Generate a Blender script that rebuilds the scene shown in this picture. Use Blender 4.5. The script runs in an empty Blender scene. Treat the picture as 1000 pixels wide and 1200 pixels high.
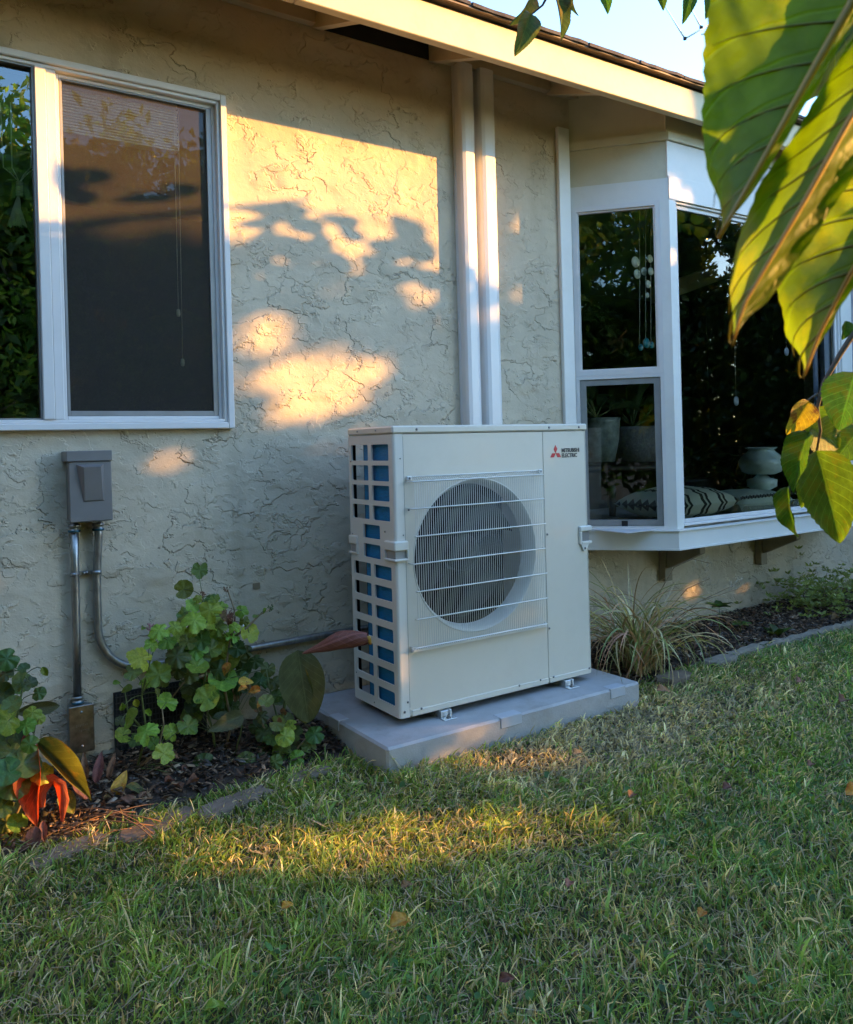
import bpy, math, random
import numpy as np
from mathutils import Vector, Matrix
random.seed(7); rng = np.random.default_rng(7)
S = bpy.context.scene
COL = S.collection
# ------------------------------------------------------------------ camera
CAM = np.array([-1.504, -2.492, 1.105]); YAW, PIT, ROL = math.radians(33.492), math.radians(-.185), math.radians(-1.553)
FPX, PX0, PY0 = 956.4, 500.0, 524.9
cf = np.array([math.sin(YAW)*math.cos(PIT), math.cos(YAW)*math.cos(PIT), math.sin(PIT)])
r0 = np.array([math.cos(YAW), -math.sin(YAW), 0]); u0 = np.cross(r0, cf)
cr = math.cos(ROL)*r0+math.sin(ROL)*u0; cu = -math.sin(ROL)*r0+math.cos(ROL)*u0
cam = bpy.data.cameras.new("camera"); camo = bpy.data.objects.new("camera", cam); COL.objects.link(camo)
camo.matrix_world = Matrix(((cr[0], cu[0], -cf[0], CAM[0]), (cr[1], cu[1], -cf[1], CAM[1]), (cr[2], cu[2], -cf[2], CAM[2]), (0, 0, 0, 1)))
cam.sensor_fit = 'HORIZONTAL'; cam.sensor_width = 36; cam.lens = FPX/1000*36
cam.shift_y = -(600-PY0)/1000; cam.clip_start = .02; cam.clip_end = 600
cam.dof.use_dof = True; cam.dof.focus_distance = 3.0; cam.dof.aperture_fstop = 20
S.camera = camo
# ------------------------------------------------------------------ light
SAZ, SEL = 61.0, 13.0           # sun azimuth from the wall's outward normal towards +x, elevation
sdir = Vector((math.sin(math.radians(SAZ))*math.cos(math.radians(SEL)), -math.cos(math.radians(SAZ))*math.cos(math.radians(SEL)), math.sin(math.radians(SEL))))
W = bpy.data.worlds.new("World"); S.world = W; W.use_nodes = True
nt = W.node_tree; bg = nt.nodes['Background']
sky = nt.nodes.new('ShaderNodeTexSky'); sky.sky_type = 'NISHITA'; sky.sun_disc = False
sky.sun_elevation = math.radians(SEL); sky.sun_rotation = math.radians(180-SAZ)
sky.air_density = 1.0; sky.dust_density = .1; sky.ozone_density = 3.0
nt.links.new(sky.outputs[0], bg.inputs[0]); bg.inputs[1].default_value = .15
sun = bpy.data.lights.new("sun", 'SUN'); sun.energy = 2.4; sun.angle = math.radians(.53); sun.color = (1, .50, .11)
so = bpy.data.objects.new("sun", sun); COL.objects.link(so); so.rotation_euler = sdir.to_track_quat('Z', 'Y').to_euler()
so.location = (8, -6, 6)
S.view_settings.view_transform = 'Standard'; S.view_settings.look = 'None'; S.view_settings.gamma = 1
S.view_settings.exposure = 2.86; S.view_settings.use_curve_mapping = False
S.cycles.max_bounces = 8; S.cycles.transparent_max_bounces = 24; S.cycles.caustics_reflective = False; S.cycles.caustics_refractive = False
S.cycles.use_denoising = True

# ------------------------------------------------------------------ helpers
def ray(px, py): return cf+cr*((px-PX0)/FPX)+cu*((PY0-py)/FPX)
def at(px, py, ax, val):
    "world point seen at a photograph pixel on the plane axis=val (ax 0,1,2), or at depth val (ax 3)"
    d = ray(px, py)
    t = val if ax == 3 else (val-CAM[ax])/d[ax]
    return Vector(CAM+t*d)
def link_mesh(name, me, parent=None, mat=None):
    o = bpy.data.objects.new(name, me); COL.objects.link(o)
    if mat is not None and len(me.materials) == 0: me.materials.append(mat)
    if parent is not None: o.parent = parent
    return o
def tag(o, label=None, cat=None, group=None, kind=None):
    if label: o['label'] = label
    if cat: o['category'] = cat
    if group: o['group'] = group
    if kind: o['kind'] = kind
    return o
def thing(name, loc, label, cat, group=None, rz=0):
    o = bpy.data.objects.new(name, None); COL.objects.link(o); o.location = loc; o.rotation_euler = (0, 0, rz)
    o.empty_display_size = .1
    return tag(o, label, cat, group)
def wloc(o):
    v = Vector((0, 0, 0))
    while o is not None: v = v+Vector(o.location); o = o.parent
    return v
class MB:
    def __init__(s): s.v = []; s.f = []; s.sm = []
    def add(s, vs, fs, smooth=False):
        n = len(s.v); s.v += [tuple(v) for v in vs]; s.f += [tuple(i+n for i in f) for f in fs]; s.sm += [smooth]*len(fs); return s
    def box(s, a, b, bev=0.0):
        x0, y0, z0 = (min(a[i], b[i]) for i in range(3)); x1, y1, z1 = (max(a[i], b[i]) for i in range(3))
        if bev <= 0:
            return s.add([(x0,y0,z0),(x1,y0,z0),(x1,y1,z0),(x0,y1,z0),(x0,y0,z1),(x1,y0,z1),(x1,y1,z1),(x0,y1,z1)],
                  [(0,3,2,1),(4,5,6,7),(0,1,5,4),(1,2,6,5),(2,3,7,6),(3,0,4,7)])
        b_ = min(bev, (x1-x0)/2.01, (y1-y0)/2.01, (z1-z0)/2.01)
        vs = []; idx = {}
        for i, X in enumerate((x0, x1)):
            for j, Y in enumerate((y0, y1)):
                for k, Z in enumerate((z0, z1)):
                    sx, sy, sz = (1, -1)[i]*b_, (1, -1)[j]*b_, (1, -1)[k]*b_
                    idx[i,j,k,0] = len(vs); vs.append((X, Y+sy, Z+sz))
                    idx[i,j,k,1] = len(vs); vs.append((X+sx, Y, Z+sz))
                    idx[i,j,k,2] = len(vs); vs.append((X+sx, Y+sy, Z))
        fs = []
        for i in (0, 1):
            q = [idx[i,0,0,0], idx[i,1,0,0], idx[i,1,1,0], idx[i,0,1,0]]; fs.append(q if i else q[::-1])
            q = [idx[0,i,0,1], idx[1,i,0,1], idx[1,i,1,1], idx[0,i,1,1]]; fs.append(q[::-1] if i else q)
            q = [idx[0,0,i,2], idx[1,0,i,2], idx[1,1,i,2], idx[0,1,i,2]]; fs.append(q if i else q[::-1])
        for i in (0, 1):
            for j in (0, 1):
                q = [idx[i,j,0,0], idx[i,j,1,0], idx[i,j,1,1], idx[i,j,0,1]]; fs.append(q[::-1] if i == j else q)
                q = [idx[0,i,j,1], idx[1,i,j,1], idx[1,i,j,2], idx[0,i,j,2]]; fs.append(q[::-1] if i == j else q)
                q = [idx[i,0,j,0], idx[i,1,j,0], idx[i,1,j,2], idx[i,0,j,2]]; fs.append(q if i == j else q[::-1])
        for i in (0, 1):
            for j in (0, 1):
                for k in (0, 1):
                    q = [idx[i,j,k,0], idx[i,j,k,1], idx[i,j,k,2]]; fs.append(q if (i+j+k) % 2 else q[::-1])
        return s.add(vs, fs)
    def tube(s, pts, r, n=8, cap=True, smooth=True):
        pts = [Vector(p) for p in pts]; rs = r if hasattr(r, '__len__') else [r]*len(pts)
        vs = []; fs = []; up = None
        for i, p in enumerate(pts):
            t = (pts[min(i+1, len(pts)-1)]-pts[max(i-1, 0)]).normalized()
            if up is None: up = t.orthogonal().normalized()
            else:
                up = up-t*up.dot(t)
                up = up.normalized() if up.length > 1e-6 else t.orthogonal().normalized()
            b = t.cross(up)
            for k in range(n):
                a = 2*math.pi*k/n; vs.append(p+(up*math.cos(a)+b*math.sin(a))*rs[i])
        for i in range(len(pts)-1):
            for k in range(n):
                k2 = (k+1) % n; fs.append((i*n+k, i*n+k2, (i+1)*n+k2, (i+1)*n+k))
        if cap: fs.append(tuple(range(n))[::-1]); fs.append(tuple((len(pts)-1)*n+k for k in range(n)))
        return s.add(vs, fs, smooth)
    def lathe(s, prof, c=(0, 0, 0), n=24, axis='z', smooth=True, mod=None):
        vs = []; fs = []
        for j, (r, h) in enumerate(prof):
            for k in range(n):
                a = 2*math.pi*k/n; rr = r*(mod(a, j) if mod else 1)
                x, y = rr*math.cos(a), rr*math.sin(a)
                vs.append({'z': (c[0]+x, c[1]+y, c[2]+h), 'y': (c[0]+x, c[1]+h, c[2]-y), 'x': (c[0]+h, c[1]+x, c[2]+y)}[axis])
        for j in range(len(prof)-1):
            for k in range(n):
                k2 = (k+1) % n; fs.append((j*n+k, j*n+k2, (j+1)*n+k2, (j+1)*n+k))
        return s.add(vs, fs, smooth)
    def prism(s, poly, y0, y1, axis='y'):
        n = len(poly); mk = {'y': lambda p, h: (p[0], h, p[1]), 'z': lambda p, h: (p[0], p[1], h), 'x': lambda p, h: (h, p[0], p[1])}[axis]
        vs = [mk(p, y0) for p in poly]+[mk(p, y1) for p in poly]
        fs = [tuple(range(n)), tuple(range(2*n-1, n-1, -1))]
        for i in range(n):
            j = (i+1) % n; fs.append((i, i+n, j+n, j))
        return s.add(vs, fs)
    def build(s, name, mat, parent=None, fix=True):
        me = bpy.data.meshes.new(name)
        off = wloc(parent) if parent is not None else Vector((0, 0, 0))
        me.from_pydata([(v[0]-off.x, v[1]-off.y, v[2]-off.z) for v in s.v], [], s.f)
        me.polygons.foreach_set('use_smooth', s.sm); me.update()
        if fix:
            import bmesh
            bm = bmesh.new(); bm.from_mesh(me); bmesh.ops.recalc_face_normals(bm, faces=bm.faces); bm.to_mesh(me); bm.free()
        return link_mesh(name, me, parent, mat)

# ------------------------------------------------------------------ materials
def new_mat(name):
    m = bpy.data.materials.new(name); m.use_nodes = True
    return m, m.node_tree, m.node_tree.nodes, m.node_tree.links, m.node_tree.nodes['Principled BSDF']
def sock(n, *names):
    for k in names:
        if k in n.inputs: return n.inputs[k]
def N(nt, kind, **kw):
    n = nt.nodes.new(kind)
    for k, v in kw.items():
        if k in n.inputs: n.inputs[k].default_value = v
        else: setattr(n, k, v)
    return n
def ramp(nt, fac, stops):
    r = nt.nodes.new('ShaderNodeValToRGB'); e = r.color_ramp.elements
    while len(e) < len(stops): e.new(.5)
    for i, (p, c) in enumerate(stops):
        e[i].position = p; e[i].color = (*c, 1) if len(c) == 3 else c
    nt.links.new(fac, r.inputs[0]); return r
def coords(nt, scale=(1, 1, 1), rot=(0, 0, 0), kind='Object'):
    tc = nt.nodes.new('ShaderNodeTexCoord'); mp = nt.nodes.new('ShaderNodeMapping')
    mp.inputs['Scale'].default_value = scale; mp.inputs['Rotation'].default_value = rot
    nt.links.new(tc.outputs[kind], mp.inputs[0]); return mp.outputs[0]
def sc3(c, k): return tuple(min(1, x*k) for x in c)
def simple(name, col, rough=.5, metal=0, var=.12, scale=12, bump=0.0, bscale=60, spec=.5, dirt=0.0, dcol=(.08, .06, .04), objvar=0.0, aniso=(1, 1, 1)):
    m, nt, nd, L, p = new_mat(name)
    co = coords(nt, aniso)
    n1 = N(nt, 'ShaderNodeTexNoise', Scale=scale, Detail=6.0, Roughness=.6); L.new(co, n1.inputs['Vector'])
    r = ramp(nt, n1.outputs[0], [(.3, sc3(col, 1-var)), (.7, sc3(col, 1+var))])
    out = r.outputs[0]
    if dirt > 0:
        n2 = N(nt, 'ShaderNodeTexNoise', Scale=scale*.6, Detail=9.0, Roughness=.75); L.new(co, n2.inputs['Vector'])
        rr = ramp(nt, n2.outputs[0], [(.5, (0, 0, 0)), (.72, (dirt,)*3)])
        mx = nt.nodes.new('ShaderNodeMixRGB'); mx.inputs[2].default_value = (*dcol, 1)
        L.new(rr.outputs[0], mx.inputs[0]); L.new(out, mx.inputs[1]); out = mx.outputs[0]
    if objvar > 0:
        oi = nt.nodes.new('ShaderNodeObjectInfo'); hs = nt.nodes.new('ShaderNodeHueSaturation')
        ma = N(nt, 'ShaderNodeMapRange'); ma.inputs[3].default_value = 1-objvar; ma.inputs[4].default_value = 1+objvar
        L.new(oi.outputs['Random'], ma.inputs[0]); L.new(ma.outputs[0], hs.inputs['Value']); L.new(out, hs.inputs['Color'])
        mb = N(nt, 'ShaderNodeMath', operation='MULTIPLY_ADD'); mb.inputs[1].default_value = .05*objvar*3; mb.inputs[2].default_value = .5-.025*objvar*3
        fr = N(nt, 'ShaderNodeMath', operation='FRACT'); m7 = N(nt, 'ShaderNodeMath', operation='MULTIPLY'); m7.inputs[1].default_value = 7.31
        L.new(oi.outputs['Random'], m7.inputs[0]); L.new(m7.outputs[0], fr.inputs[0]); L.new(fr.outputs[0], mb.inputs[0]); L.new(mb.outputs[0], hs.inputs['Hue'])
        out = hs.outputs[0]
    L.new(out, p.inputs['Base Color'])
    p.inputs['Metallic'].default_value = metal
    rr = N(nt, 'ShaderNodeMapRange'); rr.inputs[3].default_value = max(.02, rough-.08); rr.inputs[4].default_value = min(1, rough+.1)
    L.new(n1.outputs[0], rr.inputs[0]); L.new(rr.outputs[0], p.inputs['Roughness'])
    p.inputs['Specular IOR Level'].default_value = spec
    if bump > 0:
        nb = N(nt, 'ShaderNodeTexNoise', Scale=bscale, Detail=5.0); L.new(co, nb.inputs['Vector'])
        b = N(nt, 'ShaderNodeBump', Strength=1.0, Distance=bump); L.new(nb.outputs[0], b.inputs['Height']); L.new(b.outputs[0], p.inputs['Normal'])
    return m
def leafmat(name, col, back=None, trans=.4, rough=.45, objvar=.2, veins=0.0, blotch=None, bscale=6, spec=.4, tcol=None, edge=None):
    "thin leaf: diffuse-glossy front plus light passing through"
    m, nt, nd, L, p = new_mat(name)
    co = coords(nt)
    n1 = N(nt, 'ShaderNodeTexNoise', Scale=bscale, Detail=5.0, Roughness=.6); L.new(co, n1.inputs['Vector'])
    r = ramp(nt, n1.outputs[0], [(.32, sc3(col, .7)), (.55, col), (.75, sc3(col, 1.35))]); out = r.outputs[0]
    if blotch:
        n2 = N(nt, 'ShaderNodeTexNoise', Scale=bscale*.45, Detail=7.0, Roughness=.7); L.new(co, n2.inputs['Vector'])
        rr = ramp(nt, n2.outputs[0], [(.52, (0, 0, 0)), (.62, (1, 1, 1))])
        mx = nt.nodes.new('ShaderNodeMixRGB'); mx.inputs[2].default_value = (*blotch, 1); L.new(rr.outputs[0], mx.inputs[0]); L.new(out, mx.inputs[1]); out = mx.outputs[0]
    if veins > 0:      # veins by uv: midrib and side veins
        uv = nt.nodes.new('ShaderNodeUVMap'); sp = nt.nodes.new('ShaderNodeSeparateXYZ'); L.new(uv.outputs[0], sp.inputs[0])
        va = N(nt, 'ShaderNodeMath', operation='ABSOLUTE'); vs = N(nt, 'ShaderNodeMath', operation='SUBTRACT'); vs.inputs[1].default_value = .5
        L.new(sp.outputs[1], vs.inputs[0]); L.new(vs.outputs[0], va.inputs[0])
        a = N(nt, 'ShaderNodeMath', operation='MULTIPLY_ADD'); a.inputs[1].default_value = -.55; L.new(va.outputs[0], a.inputs[0]); L.new(sp.outputs[0], a.inputs[2])
        k = N(nt, 'ShaderNodeMath', operation='MULTIPLY'); k.inputs[1].default_value = 9.0; L.new(a.outputs[0], k.inputs[0])
        f = N(nt, 'ShaderNodeMath', operation='FRACT'); L.new(k.outputs[0], f.inputs[0])
        g = N(nt, 'ShaderNodeMath', operation='SUBTRACT'); g.inputs[1].default_value = .5; L.new(f.outputs[0], g.inputs[0])
        h = N(nt, 'ShaderNodeMath', operation='ABSOLUTE'); L.new(g.outputs[0], h.inputs[0])
        v1 = ramp(nt, h.outputs[0], [(.0, (1, 1, 1)), (.07, (0, 0, 0))])
        v2 = ramp(nt, va.outputs[0], [(.006, (1, 1, 1)), (.025, (0, 0, 0))])
        mm = N(nt, 'ShaderNodeMath', operation='MAXIMUM'); L.new(v1.outputs[0], mm.inputs[0]); L.new(v2.outputs[0], mm.inputs[1])
        m3 = N(nt, 'ShaderNodeMath', operation='MULTIPLY'); m3.inputs[1].default_value = veins; L.new(mm.outputs[0], m3.inputs[0])
        mx = nt.nodes.new('ShaderNodeMixRGB'); mx.inputs[2].default_value = (*(sc3(col, 2.2)), 1); L.new(m3.outputs[0], mx.inputs[0]); L.new(out, mx.inputs[1]); out = mx.outputs[0]
        if edge:
            e2 = ramp(nt, va.outputs[0], [(.36, (0, 0, 0)), (.5, (1, 1, 1))])
            mx = nt.nodes.new('ShaderNodeMixRGB'); mx.inputs[2].default_value = (*edge, 1); L.new(e2.outputs[0], mx.inputs[0]); L.new(out, mx.inputs[1]); out = mx.outputs[0]
        fine = N(nt, 'ShaderNodeTexVoronoi', Scale=90.0, feature='DISTANCE_TO_EDGE'); L.new(co, fine.inputs['Vector'])
        hs_ = N(nt, 'ShaderNodeMath', operation='MULTIPLY_ADD'); hs_.inputs[1].default_value = 1.2; L.new(fine.outputs[0], hs_.inputs[0]); L.new(mm.outputs[0], hs_.inputs[2])
        b = N(nt, 'ShaderNodeBump', Strength=.6, Distance=.0012); L.new(hs_.outputs[0], b.inputs['Height']); L.new(b.outputs[0], p.inputs['Normal'])
    if objvar > 0:
        oi = nt.nodes.new('ShaderNodeObjectInfo'); hs = nt.nodes.new('ShaderNodeHueSaturation')
        ma = N(nt, 'ShaderNodeMapRange'); ma.inputs[3].default_value = 1-objvar*1.4; ma.inputs[4].default_value = 1+objvar*1.4
        L.new(oi.outputs['Random'], ma.inputs[0]); L.new(ma.outputs[0], hs.inputs['Value']); L.new(out, hs.inputs['Color'])
        m7 = N(nt, 'ShaderNodeMath', operation='MULTIPLY'); m7.inputs[1].default_value = 9.17
        fr = N(nt, 'ShaderNodeMath', operation='FRACT'); mb = N(nt, 'ShaderNodeMath', operation='MULTIPLY_ADD'); mb.inputs[1].default_value = .12*objvar*2; mb.inputs[2].default_value = .5-.08*objvar*2
        L.new(oi.outputs['Random'], m7.inputs[0]); L.new(m7.outputs[0], fr.inputs[0]); L.new(fr.outputs[0], mb.inputs[0]); L.new(mb.outputs[0], hs.inputs['Hue'])
        out = hs.outputs[0]
    if back:
        ge = nt.nodes.new('ShaderNodeNewGeometry'); mx = nt.nodes.new('ShaderNodeMixRGB'); mx.inputs[2].default_value = (*back, 1)
        L.new(ge.outputs['Backfacing'], mx.inputs[0]); L.new(out, mx.inputs[1]); out = mx.outputs[0]
    L.new(out, p.inputs['Base Color']); p.inputs['Roughness'].default_value = rough; p.inputs['Specular IOR Level'].default_value = spec
    tr = nt.nodes.new('ShaderNodeBsdfTranslucent')
    g2 = nt.nodes.new('ShaderNodeMixRGB'); g2.blend_type = 'MULTIPLY'; g2.inputs[0].default_value = 1; g2.inputs[2].default_value = (*(tcol or (2.2, 2.1, .8)), 1)
    L.new(out, g2.inputs[1]); L.new(g2.outputs[0], tr.inputs[0])
    ms = nt.nodes.new('ShaderNodeMixShader'); ms.inputs[0].default_value = trans
    L.new(p.outputs[0], ms.inputs[1]); L.new(tr.outputs[0], ms.inputs[2]); L.new(ms.outputs[0], nd['Material Output'].inputs[0])
    return m
def attr_leafmat(name, trans=.35, rough=.55, spec=.3):
    m, nt, nd, L, p = new_mat(name)
    a = nt.nodes.new('ShaderNodeVertexColor'); a.layer_name = 'Col'
    L.new(a.outputs[0], p.inputs['Base Color']); p.inputs['Roughness'].default_value = rough; p.inputs['Specular IOR Level'].default_value = spec
    tr = nt.nodes.new('ShaderNodeBsdfTranslucent'); g = nt.nodes.new('ShaderNodeMixRGB'); g.blend_type = 'MULTIPLY'; g.inputs[0].default_value = 1; g.inputs[2].default_value = (1.9, 1.9, 1, 1)
    L.new(a.outputs[0], g.inputs[1]); L.new(g.outputs[0], tr.inputs[0])
    ms = nt.nodes.new('ShaderNodeMixShader'); ms.inputs[0].default_value = trans
    L.new(p.outputs[0], ms.inputs[1]); L.new(tr.outputs[0], ms.inputs[2]); L.new(ms.outputs[0], nd['Material Output'].inputs[0])
    return m
def glassmat(name, tint=(.9, .93, .93), wav=.0006, ior=1.72):
    m, nt, nd, L, p = new_mat(name)
    fr = N(nt, 'ShaderNodeFresnel', IOR=ior)
    tr = nt.nodes.new('ShaderNodeBsdfTransparent'); tr.inputs[0].default_value = (*tint, 1)
    gl = nt.nodes.new('ShaderNodeBsdfGlossy'); gl.inputs['Roughness'].default_value = .0; gl.inputs[0].default_value = (.95, 1, .98, 1)
    nb = N(nt, 'ShaderNodeTexNoise', Scale=2.2, Detail=1.0); L.new(coords(nt), nb.inputs['Vector'])
    b = N(nt, 'ShaderNodeBump', Strength=.5, Distance=wav*8); L.new(nb.outputs[0], b.inputs['Height']); L.new(b.outputs[0], gl.inputs['Normal'])
    ms = nt.nodes.new('ShaderNodeMixShader'); L.new(fr.outputs[0], ms.inputs[0]); L.new(tr.outputs[0], ms.inputs[1]); L.new(gl.outputs[0], ms.inputs[2])
    L.new(ms.outputs[0], nd['Material Output'].inputs[0]); return m
def screenmat(name):
    m, nt, nd, L, p = new_mat(name)
    co = coords(nt)
    n = N(nt, 'ShaderNodeTexNoise', Scale=320.0, Detail=2.0); L.new(co, n.inputs['Vector'])
    n2 = N(nt, 'ShaderNodeTexNoise', Scale=7.0, Detail=3.0); L.new(co, n2.inputs['Vector'])
    ad = N(nt, 'ShaderNodeMath', operation='MULTIPLY_ADD'); ad.inputs[1].default_value = .25; L.new(n2.outputs[0], ad.inputs[0]); L.new(n.outputs[0], ad.inputs[2])
    mr = N(nt, 'ShaderNodeMapRange'); mr.inputs[1].default_value = .35; mr.inputs[2].default_value = .9; mr.inputs[3].default_value = .20; mr.inputs[4].default_value = .40; L.new(ad.outputs[0], mr.inputs[0])
    tr = nt.nodes.new('ShaderNodeBsdfTransparent'); df = nt.nodes.new('ShaderNodeBsdfDiffuse'); df.inputs[0].default_value = (.125, .11, .10, 1)
    ms = nt.nodes.new('ShaderNodeMixShader'); L.new(mr.outputs[0], ms.inputs[0]); L.new(tr.outputs[0], ms.inputs[1]); L.new(df.outputs[0], ms.inputs[2])
    L.new(ms.outputs[0], nd['Material Output'].inputs[0]); return m
def stuccomat(name, col):
    m, nt, nd, L, p = new_mat(name)
    co = coords(nt, (1, 1, 1.35), (0, .35, 0))
    wn = N(nt, 'ShaderNodeTexNoise', Scale=14.0, Detail=3.0); L.new(co, wn.inputs['Vector'])
    va = N(nt, 'ShaderNodeVectorMath', operation='MULTIPLY_ADD'); va.inputs[1].default_value = (.07,)*3; L.new(wn.outputs['Color'], va.inputs[0]); L.new(co, va.inputs[2])
    hs = []
    for sc, th, wd, off in ((6.0, .5, .013, 0), (9.0, .53, .02, 7), (16.0, .55, .028, 3)):
        mp = N(nt, 'ShaderNodeVectorMath', operation='ADD'); mp.inputs[1].default_value = (off, off*.7, off*1.3); L.new(va.outputs[0], mp.inputs[0])
        n = N(nt, 'ShaderNodeTexNoise', Scale=sc, Detail=5.0, Roughness=.55); L.new(mp.outputs[0], n.inputs['Vector'])
        r = N(nt, 'ShaderNodeMapRange', interpolation_type='SMOOTHSTEP'); r.inputs[1].default_value = th-wd; r.inputs[2].default_value = th+wd; L.new(n.outputs[0], r.inputs[0])
        # fade of the ridge so that only some of its rim shows
        n3 = N(nt, 'ShaderNodeTexNoise', Scale=sc*.5, Detail=2.0); mp3 = N(nt, 'ShaderNodeVectorMath', operation='ADD'); mp3.inputs[1].default_value = (off+4, 2, 9); L.new(co, mp3.inputs[0]); L.new(mp3.outputs[0], n3.inputs['Vector'])
        r3 = N(nt, 'ShaderNodeMapRange', interpolation_type='SMOOTHSTEP'); r3.inputs[1].default_value = .44; r3.inputs[2].default_value = .60; L.new(n3.outputs[0], r3.inputs[0])
        mu = N(nt, 'ShaderNodeMath', operation='MULTIPLY'); L.new(r.outputs[0], mu.inputs[0]); L.new(r3.outputs[0], mu.inputs[1])
        hs.append(mu.outputs[0])
    a1 = N(nt, 'ShaderNodeMath', operation='MULTIPLY_ADD'); a1.inputs[1].default_value = .55; L.new(hs[1], a1.inputs[0]); L.new(hs[0], a1.inputs[2])
    a2 = N(nt, 'ShaderNodeMath', operation='MULTIPLY_ADD'); a2.inputs[1].default_value = .35; L.new(hs[2], a2.inputs[0]); L.new(a1.outputs[0], a2.inputs[2])
    nf = N(nt, 'ShaderNodeTexNoise', Scale=130.0, Detail=6.0, Roughness=.65); L.new(co, nf.inputs['Vector'])
    a3 = N(nt, 'ShaderNodeMath', operation='MULTIPLY_ADD'); a3.inputs[1].default_value = .16; L.new(nf.outputs[0], a3.inputs[0]); L.new(a2.outputs[0], a3.inputs[2])
    nm = N(nt, 'ShaderNodeTexNoise', Scale=22.0, Detail=3.0, Roughness=.5); L.new(co, nm.inputs['Vector'])
    a4 = N(nt, 'ShaderNodeMath', operation='MULTIPLY_ADD'); a4.inputs[1].default_value = .5; L.new(nm.outputs[0], a4.inputs[0]); L.new(a3.outputs[0], a4.inputs[2])
    nw = N(nt, 'ShaderNodeTexNoise', Scale=3.0, Detail=2.0); L.new(co, nw.inputs['Vector'])
    a5 = N(nt, 'ShaderNodeMath', operation='MULTIPLY_ADD'); a5.inputs[1].default_value = 2.5; L.new(nw.outputs[0], a5.inputs[0]); L.new(a4.outputs[0], a5.inputs[2])
    b = N(nt, 'ShaderNodeBump', Strength=1.0, Distance=.0072); L.new(a5.outputs[0], b.inputs['Height']); L.new(b.outputs[0], p.inputs['Normal'])
    c1 = N(nt, 'ShaderNodeTexNoise', Scale=2.5, Detail=8.0, Roughness=.65); L.new(co, c1.inputs['Vector'])
    r = ramp(nt, c1.outputs[0], [(.3, sc3(col, .86)), (.7, sc3(col, 1.1))])
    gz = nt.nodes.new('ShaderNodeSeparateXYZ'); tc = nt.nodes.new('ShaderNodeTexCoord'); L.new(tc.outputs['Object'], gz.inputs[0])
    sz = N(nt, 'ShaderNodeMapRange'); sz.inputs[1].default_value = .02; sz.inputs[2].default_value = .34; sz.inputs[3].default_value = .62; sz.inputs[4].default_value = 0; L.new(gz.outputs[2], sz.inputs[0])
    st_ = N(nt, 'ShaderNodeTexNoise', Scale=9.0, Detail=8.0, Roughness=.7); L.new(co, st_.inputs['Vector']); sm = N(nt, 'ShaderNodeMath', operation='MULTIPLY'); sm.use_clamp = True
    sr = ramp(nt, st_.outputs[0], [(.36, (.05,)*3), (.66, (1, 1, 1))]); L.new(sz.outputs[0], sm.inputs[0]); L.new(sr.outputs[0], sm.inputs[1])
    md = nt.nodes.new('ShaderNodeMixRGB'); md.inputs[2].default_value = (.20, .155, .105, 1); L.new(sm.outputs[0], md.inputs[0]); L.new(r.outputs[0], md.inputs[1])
    sco = coords(nt, (7, 7, .7)); s2 = N(nt, 'ShaderNodeTexNoise', Scale=1.0, Detail=6.0, Roughness=.6); L.new(sco, s2.inputs['Vector'])
    s2r = ramp(nt, s2.outputs[0], [(.56, (0, 0, 0)), (.74, (.35,)*3)]); me_ = nt.nodes.new('ShaderNodeMixRGB'); me_.inputs[2].default_value = (.36, .29, .20, 1)
    L.new(s2r.outputs[0], me_.inputs[0]); L.new(md.outputs[0], me_.inputs[1])
    L.new(me_.outputs[0], p.inputs['Base Color']); p.inputs['Roughness'].default_value = .85; p.inputs['Specular IOR Level'].default_value = .25
    return m
M = {}
M['stucco'] = stuccomat('stucco', (.60, .50, .365))
M['trim'] = simple('cream_trim', (.70, .63, .47), .5, var=.06, scale=5, bump=.0006, bscale=40, dirt=.25, dcol=(.3, .24, .15))
M['fascia'] = simple('fascia_paint', (.66, .53, .30), .5, var=.06, scale=5, bump=.0006, bscale=40, dirt=.3, dcol=(.3, .22, .12))
M['eave'] = simple('eave_paint', (.56, .46, .30), .6, var=.1, scale=6, bump=.0006, dirt=.3, dcol=(.2, .15, .09))
M['white'] = simple('white_paint', (.80, .765, .71), .4, var=.04, scale=5, bump=.0003, dirt=.2, dcol=(.45, .42, .38))
M['vinyl'] = simple('white_vinyl', (.78, .74, .71), .32, var=.03, scale=4, dirt=.12, dcol=(.4, .38, .36))
M['alu'] = simple('grey_aluminium', (.33, .32, .31), .4, .3, var=.1)
M['dark'] = simple('dark_gap', (.02, .018, .016), .9, var=.3)
M['shingle'] = simple('shingle', (.075, .062, .055), .9, var=.35, scale=60, bump=.003, bscale=200, objvar=.25)
M['deck'] = simple('roof_deck', (.06, .05, .04), .9, var=.3, bump=.002)
M['unit'] = simple('unit_paint', (.72, .655, .545), .38, var=.025, scale=3, bump=.00015, bscale=300, dirt=.22, dcol=(.48, .43, .34))
M['unit2'] = simple('unit_plastic', (.72, .68, .60), .42, var=.02, scale=3)
M['wire'] = simple('guard_wire', (.80, .77, .71), .4, var=.04)
M['blue'] = simple('blue_coil', (.006, .19, .42), .45, .1, var=.25, scale=30, bump=.001, bscale=250, aniso=(1, 1, 12))
M['innard'] = simple('fan_dark', (.012, .011, .012), .8, var=.2, spec=.1)
M['fan'] = simple('fan_blade', (.022, .021, .023), .5, var=.15, spec=.25)
M['screw'] = simple('screw_metal', (.25, .24, .23), .35, .8, var=.3, scale=100)
M['galv'] = simple('galvanised', (.33, .335, .33), .36, .85, var=.3, scale=20, dirt=.3, dcol=(.2, .21, .2), aniso=(3, 3, 1))
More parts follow.
